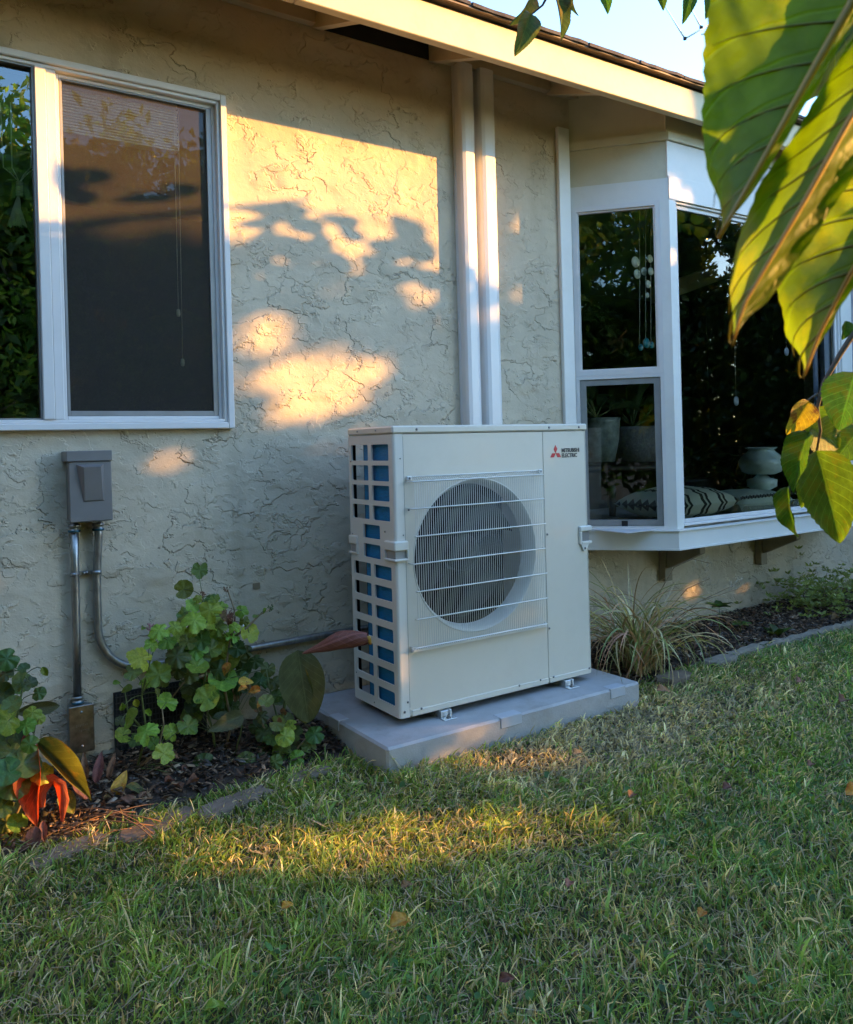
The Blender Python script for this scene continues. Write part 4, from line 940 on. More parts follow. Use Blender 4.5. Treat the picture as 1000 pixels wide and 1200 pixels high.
def coupler(x, z, par, k=1):
    MB().lathe([(.0145, .0), (.019, .001), (.019, .010), (.0155, .012), (.0155, .018), (.020, .019), (.020, .027), (.015, .028)], (x, cy1, z), 16).build('coupling', M['galv'], par)
    MB().lathe([(.0195, .002), (.0205, .004), (.0205, .008), (.0195, .009)], (x, cy1, z), 16).build('coupling_ring', simple('blue_ring', (.02, .10, .16), .3, .5), par)
coupler(-.973, .838, c1_); coupler(-.895, .838, c2_); coupler(-.978, .250, c1_)
def strap(x, z, par, side):
    MB().lathe([(.0138, -.007), (.0155, -.007), (.0155, .007), (.0138, .007)], (x, cy1+.006, z), 14).build('strap', M['galv'], par)
    m = MB().box((x+side*.012, cy1+.018, z-.007), (x+side*.042, cy1+.022, z+.007), .001); m.lathe([(0, -.004), (.006, -.003), (.006, 0)], (x+side*.032, cy1+.018, z), 8, 'y'); m.build('strap_tab', M['galv'], par)
strap(-.9745, .694, c1_, 1); strap(-.902, .694, c2_, -1)
ob = thing('outlet_box', (-.97, YW, .09), 'small steel outlet box with blank cover plate at the foot of the wall', 'electrical box')
MB().box((-1.008, YW-.055, .095), (-.936, YW-.001, .245), .003).build('box_body', M['galv'], ob)
pl = MB().box((-1.012, YW-.060, .090), (-.932, YW-.0555, .250), .002).build('cover_plate', M['plate'], ob)
for z in (.112, .228): MB().lathe([(0, -.003), (.004, -.002), (.005, 0)], (-.972, YW-.0605, z), 10, 'y').build('screw', M['galv'], pl)
sc_ = MB()
for i in range(7): sc_.box((-.990+i*.0055, YW-.0612, .178+random.uniform(0, .004)), (-.987+i*.0055, YW-.0602, .186+random.uniform(0, .003)))
for i in range(6): sc_.box((-.982+i*.006, YW-.0612, .160+random.uniform(0, .006)), (-.979+i*.006, YW-.0602, .168))
sc_.build('stamping', M['galv'], pl)
# ================================================================== BED AND EDGING
def mesh_np(name, V, F4, F3, C, mat, parent=None, loc=None):
    "V (n,3), quads F4, tris F3, per-vertex colours C"
    me = bpy.data.meshes.new(name); nv, n4, n3 = len(V), len(F4), len(F3)
    me.vertices.add(nv); me.vertices.foreach_set('co', V.astype(np.float32).ravel())
    me.loops.add(n4*4+n3*3); me.loops.foreach_set('vertex_index', np.concatenate([F4.ravel(), F3.ravel()]).astype(np.int32))
    me.polygons.add(n4+n3); me.polygons.foreach_set('loop_start', np.concatenate([np.arange(n4)*4, n4*4+np.arange(n3)*3]).astype(np.int32))
    me.update(calc_edges=True)
    if C is not None:
        a = me.color_attributes.new('Col', 'FLOAT_COLOR', 'POINT'); a.data.foreach_set('color', np.concatenate([C, np.ones((nv, 1))], 1).astype(np.float32).ravel())
    me.validate(); return link_mesh(name, me, parent, mat)
# mulch: thousands of small chips
nC = 15000
cx = rng.uniform(-1.5, 4.8, nC); tt = rng.random(nC)**1.0
ed = np.array([bed_edge(x) for x in cx]); cyy = ed+.02+(YW-.01-ed-.02)*tt
keep = ~((cx > -.13) & (cx < 1.07)); cx, cyy, ed, tt = cx[keep], cyy[keep], ed[keep], tt[keep]; nC = len(cx)
L_ = rng.uniform(.008, .034, nC); Wd = L_*rng.uniform(.25, .6, nC); az = rng.uniform(0, 6.28, nC); el = rng.normal(0, .35, nC)
hz = .012+.055*np.minimum(1, tt*2.2)*np.where(cx > 1, 1, .55)+rng.uniform(0, .018, nC)
d = np.stack([np.cos(az)*np.cos(el), np.sin(az)*np.cos(el), np.sin(el)], 1); s_ = np.stack([-np.sin(az), np.cos(az), rng.normal(0, .4, nC)], 1)
c = np.stack([cx, cyy, hz], 1); a = d*L_[:, None]/2; b_ = s_*Wd[:, None]/2; up_ = np.array([0, 0, .002])
V = np.stack([c-a-b_*.6, c+a-b_, c+a*.9+b_*.7, c-a*1.1+b_, c-a-b_*.6+up_, c+a-b_+up_, c+a*.9+b_*.7+up_, c-a*1.1+b_+up_], 1).reshape(-1, 3)
q = np.array([[4, 5, 6, 7], [0, 1, 5, 4], [1, 2, 6, 5], [2, 3, 7, 6], [3, 0, 4, 7]]); F4 = (np.arange(nC)[:, None, None]*8+q[None]).reshape(-1, 4)
pal = np.array([(.035, .022, .014), (.06, .036, .022), (.02, .014, .011), (.11, .07, .042), (.16, .12, .085), (.045, .04, .036)])
ci = rng.choice(len(pal), nC, p=[.3, .25, .2, .12, .05, .08]); C_ = np.repeat(1.9*pal[ci]*rng.uniform(.7, 1.9, (nC, 1)), 8, 0)
tag(mesh_np('mulch', V, F4, np.zeros((0, 3), int), C_, M['mulch']), 'dark wood chip mulch scattered over the bed along the wall', 'mulch', kind='stuff')
def stone(px, py, w, d_, h, rz, lab, seed, mat='stone'):
    p = at(px, py, 2, .0); rr = random.Random(seed); t = Vector((p.x, p.y, 0))
    n = 11; out = []
    for k in range(n):
        a = 2*pi*k/n; ca, sa = math.cos(a), math.sin(a); s = 1/max(abs(ca), abs(sa))**.7*rr.uniform(.86, 1.08)
        x, y = ca*w*s, sa*d_*s; out.append((p.x+x*math.cos(rz)-y*math.sin(rz), p.y+x*math.sin(rz)+y*math.cos(rz)))
    vs = []
    for (sc_, z) in ((1, -.02), (1, h*.75), (.94, h)):
        vs += [(p.x+(x-p.x)*sc_, p.y+(y-p.y)*sc_, z+rr.uniform(-.003, .003)) for x, y in out]
    vs.append((p.x, p.y, h+.002)); fs = []
    for r_ in range(2):
        for k in range(n): fs.append((r_*n+k, r_*n+(k+1) % n, (r_+1)*n+(k+1) % n, (r_+1)*n+k))
    fs += [(2*n+k, 2*n+(k+1) % n, 3*n) for k in range(n)]
    o = MB().add(vs, fs).build('edging_stone', M[mat]); tag(o, lab, 'stone', 'flat stones edging the bed'); return o
stone(275, 945, .13, .045, .022, .25, 'flat brown edging stone below the leafy bush at the lawn edge', 1)
stone(185, 972, .12, .045, .020, .35, 'flat brown edging stone right of the red canna leaf', 2)
stone(80, 1002, .12, .04, .016, .3, 'flat edging stone in front of the red drooping canna leaf', 3)
stone(362, 912, .09, .035, .018, .1, 'small flat edging stone beside the left corner of the pad', 4)
stone(790, 800, .10, .05, .035, .1, 'brown edging stone just right of the pad corner', 5)
stone(845, 778, .12, .045, .03, .05, 'grey edging stone below the small dark rosette plant', 6, 'concrete')
kc = thing('concrete_edging', (2.9, .07, 0), 'rough concrete edging strip between mulch bed and lawn at right', 'edging')
for k in range(4):
    x = 1.95+k*.75; rr = random.Random(k); vs = []; n_ = 16
    for i in range(n_+1):
        X = x+.742*i/n_; e0 = .045+.014*rr.uniform(-1, 1); e1 = .100+.012*rr.uniform(-1, 1); hh = .034+.006*rr.uniform(-1, 1)
        vs += [(X, e0, -.02), (X, e0+.002, hh*.7), (X, e0+.014, hh), (X, e1-.014, hh+.002), (X, e1, hh*.6), (X, e1, -.02)]
    fs = [(i*6+j, (i+1)*6+j, (i+1)*6+(j+1) % 6, i*6+(j+1) % 6) for i in range(n_) for j in range(6)]+[tuple(range(6)), tuple(range(n_*6+5, n_*6-1, -1))]
    MB().add(vs, fs).build('edging_block', M['concrete'], kc)

# ================================================================== PLANTS
def stalk(par, pts, r, mat='stem', n=6, taper=.5):
    return MB().tube(pts, [r*(1-(1-taper)*i/(len(pts)-1)) for i in range(len(pts))], n).build('stem', M[mat], par)
def bend(a, b_, k=.15, n=5):
    a, b_ = Vector(a), Vector(b_); side = Vector((random.uniform(-1, 1), random.uniform(-.5, .5), random.uniform(.2, 1))).normalized()*(b_-a).length*k
    return [a+(b_-a)*(i/n)+side*math.sin(pi*i/n) for i in range(n+1)]
def leafy(name, root, label, cat, leaves, y0, types, stems=(), group=None, rstem=.004):
    "leaves: (px, py, size px, type[, y])"
    t = thing(name, root, label, cat, group)
    for q in leaves:
        px, py, s, ty = q[:4]; y = q[4] if len(q) > 4 else y0+random.uniform(-.07, .05)
        c = at(px, py, 1, y); size = s/FPX*(c-Vector(CAM)).dot(Vector(cf))*1.12
        nrm = TOCAM(c)*random.uniform(.5, 1)+Vector((random.uniform(-.5, .5), random.uniform(-.4, .1), random.uniform(.15, .9)))
        meshes, mat = types[ty]
        if meshes[0] in ('ger', 'ger2', 'map', 'map2'):
            disc_leaf('leaf', LM[random.choice(meshes)], t, c, nrm, size, LMAT[mat], random.uniform(0, 6.28))
        else:
            dv = Vector((random.uniform(-1, 1), random.uniform(-.3, .3), random.uniform(-1, .2))).normalized()*size*.5
            place_leaf('leaf', LM[random.choice(meshes)], t, c-dv, c+dv, nrm, .6, LMAT[mat])
        if stems:
            best = min((Vector(p) for st__ in stems for p in st__), key=lambda p: (p-c).length+max(0, p.z-c.z)*2)
            MB().tube(bend(best, c, .12, 4), .0013, 5).build('petiole', M['stem'], t)
    for st__ in stems: stalk(t, st__, rstem, 'drystem' if random.random() < .4 else 'stem')
    return t
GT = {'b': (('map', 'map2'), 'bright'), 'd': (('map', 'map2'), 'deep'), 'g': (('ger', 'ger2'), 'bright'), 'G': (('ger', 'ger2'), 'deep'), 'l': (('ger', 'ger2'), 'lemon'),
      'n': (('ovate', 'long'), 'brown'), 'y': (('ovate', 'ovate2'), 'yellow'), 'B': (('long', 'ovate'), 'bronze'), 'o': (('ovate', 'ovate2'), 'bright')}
def pt(px, py, y): return tuple(at(px, py, 1, y))
def gp(px, py, z=.03): return tuple(at(px, py, 2, z))
s1 = [[pt(160, 902, .33), pt(172, 860, .32), pt(166, 815, .3), pt(176, 775, .3), pt(186, 745, .32)], [pt(160, 902, .33), pt(185, 880, .3), pt(192, 850, .27), pt(190, 830, .25)], [pt(172, 860, .32), pt(150, 835, .35), pt(146, 808, .37)]]
leafy('geranium', pt(160, 905, .33), 'pale green lobed geranium with trailing stems in front of the foundation vent', 'plant',
 [(186,739,22,'b'),(196,750,22,'b'),(165,770,28,'b'),(186,790,28,'b'),(156,788,20,'d'),(195,823,25,'b'),(220,851,24,'b'),(171,857,28,'b'),(201,857,20,'b'),(180,871,16,'b'),(192,883,24,'b'),(175,836,13,'o'),
  (153,841,22,'o'),(144,862,18,'g'),(148,808,14,'o'),(160,825,12,'o'),(143,830,12,'o'),(170,800,14,'b'),(178,755,16,'b'),(150,850,14,'o'),(205,735,16,'b'),(212,728,14,'b'),(238,898,26,'G'),(215,905,16,'n'),(196,905,14,'n'),(168,735,9,'o'),(137,800,9,'o'),(141,846,14,'d'),(185,812,10,'o'),(158,868,15,'d')], .30, GT, s1)
s2 = [[pt(255, 905, .36), pt(250, 860, .36), pt(238, 815, .36), pt(243, 770, .36), pt(240, 725, .35), pt(238, 700, .35)], [pt(255, 905, .36), pt(272, 850, .35), pt(262, 800, .34), pt(270, 750, .34), pt(275, 715, .34), pt(267, 692, .34)],
      [pt(270, 750, .34), pt(290, 735, .33), pt(305, 720, .33), pt(318, 714, .33)], [pt(243, 790, .36), pt(215, 800, .38), pt(200, 820, .38)]]
cen = [(226,710,19,'b'),(228,727,28,'b'),(246,715,26,'b'),(250,727,26,'b'),(213,745,20,'b'),(243,742,24,'b'),(264,752,20,'g'),(283,716,15,'b'),(292,742,21,'g'),(229,761,26,'b'),(207,769,28,'d'),(265,772,30,'g'),(231,781,24,'g'),
  (261,797,30,'g'),(243,818,27,'l'),(241,792,18,'n'),(315,784,16,'G'),(282,793,16,'G'),(255,735,20,'b'),(236,750,22,'d'),(258,712,16,'b'),(270,728,18,'n'),(262,722,16,'n'),(247,760,22,'g'),(220,752,20,'d'),(300,722,8,'o'),
  (310,716,7,'o'),(319,712,6,'o'),(250,775,22,'d'),(278,760,20,'d'),(222,790,22,'d'),(208,785,20,'d'),(240,805,20,'d'),(273,745,16,'g'),(225,740,16,'b'),(216,718,14,'b'),(275,735,14,'b'),(286,728,12,'b'),(252,702,12,'b'),(232,702,10,'b'),(265,785,16,'y',.31),(235,770,20,'G'),(256,785,22,'G'),(212,760,16,'G')]
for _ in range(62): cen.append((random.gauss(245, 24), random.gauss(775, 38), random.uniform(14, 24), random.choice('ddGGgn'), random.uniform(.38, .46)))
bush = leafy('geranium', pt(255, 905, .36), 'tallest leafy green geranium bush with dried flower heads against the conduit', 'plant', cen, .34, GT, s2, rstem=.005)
def flower(par, px, py, y, col, n=14, r=.012):
    c = Vector(pt(px, py, y)); m = MB()
    for k in range(n):
        d = Vector((random.gauss(0, 1), random.gauss(0, 1), random.gauss(.3, 1))).normalized()*r*random.uniform(.5, 1.2)
        p = c+d; m.lathe([(0, -.003), (.0032, 0), (0, .004)], p, 5); m.tube([c-Vector((0, 0, r)), p], .0007, 3)
    m.build('flower_head', simple('flower_'+str(px), col, .8, var=.3), par)
flower(bush, 237, 697, .35, (.20, .10, .06)); flower(bush, 266, 690, .34, (.24, .13, .07)); flower(bush, 268, 722, .31, (.26, .14, .10), 26, .025); flower(bush, 177, 736, .3, (.36, .17, .19), 22, .016); flower(bush, 318, 712, .33, (.12, .16, .06), 12, .012); flower(bush, 285, 734, .3, (.75, .78, .8), 5, .004)
s3 = [[pt(330, 895, .25), pt(312, 860, .26), pt(300, 825, .28), pt(290, 795, .3)], [pt(335, 895, .22), pt(330, 860, .22), pt(318, 815, .24), pt(312, 785, .25)], [pt(340, 895, .2), pt(350, 875, .18), pt(365, 858, .17)]]
low = [(289,799,17,'y'),(297,809,15,'y'),(284,806,12,'y'),(321,799,16,'G'),(309,859,18,'G'),(312,880,20,'G'),(334,863,20,'l'),(351,878,26,'G'),(369,860,20,'G'),(337,893,22,'G'),(288,893,22,'G'),(345,860,18,'G'),(325,848,16,'G'),(318,865,16,'G'),
  (330,880,20,'g'),(355,892,16,'G'),(307,840,14,'G'),(312,822,16,'G'),(325,815,14,'G'),(340,850,14,'l'),(362,873,16,'G'),(347,888,18,'g'),(322,893,16,'G'),(304,825,10,'y'),(333,835,12,'n'),(328,845,9,'n')]
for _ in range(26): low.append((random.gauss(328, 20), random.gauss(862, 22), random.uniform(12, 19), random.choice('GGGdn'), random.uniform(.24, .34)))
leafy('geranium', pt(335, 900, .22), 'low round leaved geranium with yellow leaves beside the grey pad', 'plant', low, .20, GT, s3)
dl = thing('dark_leaf_plant', pt(268, 880, .26), 'dark oval leaf plant low between the two geraniums', 'plant')
place_leaf('leaf', LM['ovate'], dl, pt(285, 838, .26), pt(243, 858, .24), TOCAM(pt(265, 850, .25)), .45, LMAT['bronze'])
place_leaf('leaf', LM['ovate'], dl, pt(250, 840, .30), pt(290, 850, .28), (0, -.5, .8), .4, LMAT['bronze']); stalk(dl, [pt(275, 885, .28), pt(282, 860, .27), pt(285, 838, .26)], .003)
# canna with the big hanging leaf
cn = thing('canna_plant', pt(322, 895, .22), 'canna with one broad dark hanging leaf and one rolled reddish leaf touching the heat pump', 'plant')
st_ = [pt(322, 898, .24), pt(330, 850, .24), pt(338, 800, .22), pt(347, 768, .2)]; stalk(cn, st_, .008)
place_leaf('leaf', LM['broad'], cn, pt(349, 762, .16), pt(362, 852, .11), TOCAM(pt(355, 810, .15))+Vector((-.2, 0, .2)), .62, LMAT['bronze'], .6)
place_leaf('leaf', LM['broad'], cn, pt(343, 772, .19), pt(357, 853, .15), Vector((-.8, -.5, .2)), .55, LMAT['green_bronze'], .6)
# rolled leaf: a furled cone, creased lengthwise, open along its lower side
ax0, ax1 = Vector(pt(345, 770, .17)), Vector(pt(432, 748, -.01)); mid = (ax0+ax1)/2+Vector((.01, 0, .018)); vs = []; nu, nv = 36, 30
for i in range(nu+1):
    t = i/nu; p = ax0*(1-t)**2+mid*2*t*(1-t)+ax1*t*t; w = .043*math.sin(pi*min(1, t**1.75*.88))**.85+.003
    dx = (ax1-ax0).normalized(); sd = Vector((0, 0, 1)); sd = (sd-dx*sd.dot(dx)).normalized(); ot = dx.cross(sd)
    for j in range(nv+1):
        s = j/nv; a = -2.2+5.6*s+.5*math.sin(t*4); rr = w*(1-.55*s)*(1+.07*math.sin(s*60)*min(1, t*4)+.10*math.sin(t*11+s*5))
        vs.append(p+sd*math.cos(a)*rr+ot*math.sin(a)*rr*.8)
grid_obj('rolled_leaf', vs, nu, nv, LMAT['mauve'], cn)
m = MB(); m.tube([ax1-(ax1-ax0).normalized()*.012, ax1, ax1+Vector((.006, -.004, -.022))], [.012, .011, .004], 8).build('leaf_tip', LMAT['yellow'], cn)
# left canna
c2 = thing('canna_plant', pt(45, 960, .10), 'withering canna with bright red drooping leaf at the left lawn edge', 'plant')
def CL(b0, t0, w, mat, y, yb_=None, nrm=None, me='long', zs=1.0): return place_leaf('leaf', LM[me], c2, pt(*b0, y), pt(*t0, y if yb_ is None else yb_), nrm if nrm is not None else TOCAM(pt(*b0, y)), w, LMAT[mat], zs)
CL((42, 868), (112, 940), .26, 'green_bronze', .20, .08, Vector((-.3, -.6, .7)), 'long2')
CL((18, 836), (86, 824), .27, 'bronze', .28, .30)
CL((-20, 850), (58, 884), .30, 'bronze', .24, .18, Vector((.1, -.6, .8)))
CL((0, 905), (-6, 850), .5, 'bronze', .3)
CL((44, 872), (40, 976), .32, 'red', .12, .04, Vector((-.4, -.8, .15)), 'long2', .6)
CL((30, 860), (36, 905), .3, 'red', .16, .10)
CL((41, 968), (36, 1004), .55, 'brown', .035, .0)
CL((50, 962), (52, 990), .35, 'brown', .05, .02)
CL((72, 925), (88, 958), .55, 'green_bronze', .12, .08)
CL((105, 935), (82, 912), .4, 'brown', .14)
CL((132, 935), (150, 900), .45, 'yellow', .22, .22)
CL((146, 922), (182, 932), .34, 'green_bronze', .20, .14, Vector((0, -.3, 1)))
CL((140, 936), (176, 948), .34, 'brown', .13, .10, Vector((0, -.4, 1)))
CL((112, 918), (120, 876), .3, 'mauve', .25, .27); CL((100, 915), (98, 880), .28, 'brown', .26); CL((126, 912), (136, 880), .25, 'brown', .28)
m = MB(); arc = [pt(48, 945, .08), pt(47, 928, .08), pt(53, 916, .07), pt(62, 913, .06), pt(71, 920, .05), pt(75, 938, .04), pt(73, 962, .03)]; wd = [8, 12, 15, 15, 14, 11, 3]; vs = []
for i, p in enumerate(arc):
    p = Vector(p); tdir = (Vector(arc[min(i+1, 6)])-Vector(arc[max(i-1, 0)])).normalized(); sd = tdir.cross(Vector((.5, .7, .45))).normalized(); w = wd[i]/956*2.9/2
    for j in range(5): s = j/2-1; vs.append(p+sd*w*s+Vector((0, -.01*(1-s*s), 0)))
grid_obj('arched_leaf', vs, 6, 4, LMAT['red'], c2)
for k in range(16):
    a = gp(random.uniform(40, 120), random.uniform(955, 985), .02); e = gp(random.uniform(60, 190), random.uniform(935, 985), .03)
    MB().tube(bend(a, e, .12, 5), .0016, 4).build('dry_strand', simple('dry_strand', (.30, .15, .07), .8) if k == 0 else bpy.data.materials['dry_strand'], c2)
# left geranium
gl = [(8,772,24,'G'),(25,800,22,'G'),(3,812,22,'G'),(45,812,15,'G'),(36,800,14,'G'),(10,845,28,'g'),(22,868,26,'G'),(27,895,36,'G'),(8,905,30,'G'),(17,918,32,'G'),(50,905,24,'l'),(3,945,22,'g'),(20,965,20,'g'),(12,988,22,'l'),(38,835,18,'g'),
      (30,850,20,'g'),(6,790,16,'G'),(14,826,20,'G'),(46,842,12,'g'),(53,788,13,'o'),(28,783,12,'G'),(6,965,20,'G'),(25,940,14,'n'),(0,870,26,'G'),(35,872,18,'g'),(2,925,26,'G'),(14,882,24,'G'),(22,985,14,'l')]
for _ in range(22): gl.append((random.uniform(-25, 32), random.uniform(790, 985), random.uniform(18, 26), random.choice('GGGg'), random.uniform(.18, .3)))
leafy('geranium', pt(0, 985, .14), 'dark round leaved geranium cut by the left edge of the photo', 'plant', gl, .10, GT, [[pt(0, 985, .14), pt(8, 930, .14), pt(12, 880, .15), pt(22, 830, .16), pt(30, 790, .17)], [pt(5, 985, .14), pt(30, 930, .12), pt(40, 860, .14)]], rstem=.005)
# strappy clump
lc_ = at(748, 782, 2, .05)
lir = thing('lilyturf_clump', lc_, 'arching clump of cream striped lilyturf blades beside the right of the unit', 'plant')
strap = [leafmat('strap_green', (.24, .28, .10), trans=.2, objvar=.25, veins=0, bscale=30), leafmat('strap_cream', (.55, .50, .28), trans=.2, objvar=.25, bscale=30), leafmat('strap_dry', (.42, .29, .15), trans=.15, objvar=.25, rough=.7, bscale=30)]
def strap_mesh(seed, drop):
    rr = random.Random(seed); vs = []; fs = []; n = 12
    for i in range(n+1):
        t = i/n; ang = 1.42-drop*t**1.5
        if i == 0: x, z = 0, 0
        else: x += math.cos(ang)/n; z += math.sin(ang)/n
        w = .0105*(1-t**3)*(.6+.4*min(1, t*5)); tw = .8*math.sin(t*3+seed)
        vs += [(x, -w*math.cos(tw), z-w*math.sin(tw)*.5), (x, 0, z-w*.5), (x, w*math.cos(tw), z+w*math.sin(tw)*.5)]
    for i in range(n):
        for j in range(2): q = i*3+j; fs.append((q, q+3, q+4, q+1))
    me = bpy.data.meshes.new('blade'); me.from_pydata(vs, [], fs); me.polygons.foreach_set('use_smooth', [True]*len(fs)); me.materials.append(None); me.update(); return me
sm_ = [strap_mesh(k, d_) for k, d_ in enumerate((1.2, 1.8, 2.3, 2.7, 3.0, 1.6, 2.5))]
for k in range(230):
    o = bpy.data.objects.new('blade', random.choice(sm_)); COL.objects.link(o); o.parent = lir
    o.location = (random.gauss(0, .045), random.gauss(0, .035), -.02); L = random.uniform(.36, .70); o.scale = (L*.9, L*.9, L*1.05)
    o.rotation_euler = (random.uniform(-.3, .3), random.uniform(-.2, .45), random.uniform(0, 2*pi))
    o.material_slots[0].link = 'OBJECT'; o.material_slots[0].material = random.choices(strap, (4, 5, 6))[0]
for (pts) in ([(752, 770), (780, 720), (805, 690), (832, 678)], [(752, 770), (785, 735), (820, 705), (865, 690)], [(750, 770), (770, 700), (790, 665), (812, 655), (832, 660)], [(752, 770), (790, 720), (830, 700), (868, 682)]):
    ps = [pt(x, y, .24-.05*i) for i, (x, y) in enumerate(pts)]; MB().tube(ps, .0022, 5).build('seed_stalk', M['drystem'], lir)
    e = Vector(ps[-1]); m = MB()
    for k in range(12):
        a = e+Vector((random.uniform(-.10, .02), random.uniform(-.03, .03), random.uniform(-.03, .03))); b2 = a+Vector((random.uniform(-.02, .045), random.uniform(-.02, .02), random.uniform(-.02, .04))); m.tube([a, b2], .0009, 3); m.lathe([(0, -.003), (.003, 0), (0, .003)], b2, 5)
    m.build('seed_head', simple('seed_head', (.5, .45, .36), .9), lir)
tg = thing('plant_tag', gp(767, 770, .05), 'white plastic plant tag stuck in the mulch below the lilyturf', 'tag')
a, b2 = at(762, 755, 1, .12), at(769, 772, 1, .10); MB().tube([a, b2], [.003, .0045], 4).build('strip', M['white'], tg)
# small plants on the right
def rosette(px, py, y, n, s, lab, mat, name='small_plant', up=.5):
    c = Vector(pt(px, py, y)); t = thing(name, gp(px, py+25, .05), lab, 'plant'); root = Vector(gp(px, py+25, .05)); root.x = c.x; root.y = y; root.z = .05
    stalk(t, [root, (root+c)/2, c], .003)
    for k in range(n):
        a = 2*pi*k/n+random.uniform(-.3, .3); d = Vector((math.cos(a), math.sin(a), up*random.uniform(.5, 1.3))).normalized(); L = s/FPX*(c-Vector(CAM)).dot(Vector(cf))
        place_leaf('leaf', LM['ovate'], t, c, c+d*L, Vector((0, 0, 1))-d*.3, .55, LMAT[mat])
    return t
rosette(843, 712, .22, 8, 18, 'dark green rosette plant in mulch right of the lilyturf', 'deep')
rosette(868, 732, .25, 7, 14, 'small grey green plant just behind the rosette plant', 'deep', up=.3)
rosette(912, 745, .14, 6, 20, 'broad crinkled green leaf plant near the concrete edging', 'deep', up=.9)
rosette(885, 760, .12, 6, 22, 'low spreading leaf plant against the edging stone', 'deep', up=.5)
rosette(940, 745, .16, 5, 12, 'little weed at the lawn edge left of the yellow green bush', 'deep', up=.9)
jb = thing('azalea_bush', gp(965, 735, .05), 'small yellow green needle leaved bush at the right edge of the bed', 'plant')
nb_ = 1500; P = np.zeros((nb_, 3)); jc = np.array(pt(962, 697, .30))
for k in range(26):
    b2 = jc+np.array([random.gauss(0, .16), random.gauss(0, .08), random.gauss(0, .06)]); stalk(jb, [tuple(np.array([jc[0], .33, .04])+np.array([random.uniform(-.05, .05), 0, 0])), tuple((b2+jc)/2-np.array([0, 0, .03])), tuple(b2)], .003, 'drystem', 4)
m = MB()
for k in range(420):
    tc = Vector(jc)+Vector((random.gauss(0, .21), random.gauss(0, .10), random.gauss(.0, .075)))
    for q in range(9):
        a = random.uniform(0, 6.28); d = Vector((math.cos(a), math.sin(a), random.uniform(.1, 1.2))).normalized()*random.uniform(.02, .038); s = d.orthogonal().normalized()*.0052
        m.add([tc, tc+d*.5+s, tc+d, tc+d*.5-s], [(0, 1, 2, 3)])
m.build('foliage', leafmat('azalea_leaf', (.22, .26, .06), trans=.25, objvar=0, bscale=8), jb, fix=False)

# dry leaves in the bed and on the lawn
fl = [(820, 1075, 17, 'yellow', 'small yellow leaf low on the right half of the lawn'), (330, 1065, 14, 'yellow', 'small yellow leaf below the sunlit streak'), (585, 1150, 18, 'brown', 'curled brown leaf nearest the bottom edge of the lawn'), (458, 1087, 30, 'yellow', 'curled orange brown fallen leaf on the grass above the lower centre'), (992, 932, 30, 'yellow', 'yellow fallen leaf at the right edge of the lawn'), (948, 898, 13, 'brown', 'small pale tan fallen leaf left of the yellow one on the right lawn'),
      (985, 823, 22, 'brown', 'long dry tan leaf on the shaded grass at far right'), (738, 935, 16, 'brown', 'brown fallen leaf on the dry patch of lawn'), (672, 885, 14, 'brown', 'brown fallen leaf in the straw coloured grass by the pad'), (770, 810, 16, 'brown', 'dry leaf lying against the edging stone right of the pad'),
      (935, 800, 14, 'brown', 'small pale fallen leaf on dark green grass'), (848, 925, 15, 'brown', 'dull leaf in the middle of the right lawn'), (470, 1040, 14, 'brown', 'small tan leaf above the curled orange one'), (665, 1040, 16, 'brown', 'brown leaf at the bottom of the lawn right of centre')]
for (px, py, s, mat, lab) in fl:
    c = at(px, py, 2, .062); L = 1.15*s/FPX*(c-Vector(CAM)).dot(Vector(cf)); a = random.uniform(-.6, .6)
    o = place_leaf('fallen_leaf', LM['ovate2'], None, c, c+Vector((math.cos(a)*L, math.sin(a)*L, .01)), Vector((-.2, -.5, 1)), .6, LMAT[mat]); tag(o, lab, 'leaf')
tw = 0
for k in range(46):
    px, py = random.uniform(60, 370), 0; py = random.uniform(900, 960)-px*.06+8
    c = at(px, py, 2, .035)
    if c.y < bed_edge(c.x)+.01 or c.y > .5: continue
    L = random.uniform(.02, .05); a = random.uniform(0, 6.28)
    o = place_leaf('fallen_leaf', LM[random.choice(('ovate2', 'long2', 'ovate'))], None, c, c+Vector((math.cos(a)*L, math.sin(a)*L, random.uniform(-.003, .015))), Vector((random.uniform(-.6, .6), -.4, 1)), random.uniform(.4, .7), LMAT['brown'])
    tag(o, 'dry brown leaf among the mulch between the red canna and the pad', 'leaf', 'dry leaves among the mulch'); tw += 1
for k in range(22):
    px = random.uniform(700, 990); py = 800-(px-700)*.15+random.uniform(-32, -8); c = at(px, py, 2, .06)
    if c.y < bed_edge(c.x)+.02 or c.y > .5: continue
    L = random.uniform(.03, .07); a = random.uniform(0, 6.28)
    o = place_leaf('fallen_leaf', LM[random.choice(('ovate2', 'long2'))], None, c, c+Vector((math.cos(a)*L, math.sin(a)*L, random.uniform(-.003, .02))), Vector((random.uniform(-.6, .6), -.4, 1)), random.uniform(.4, .7), LMAT['brown'])
    tag(o, 'dry brown leaf on the mulch right of the pad', 'leaf', 'dry leaves right of the pad')

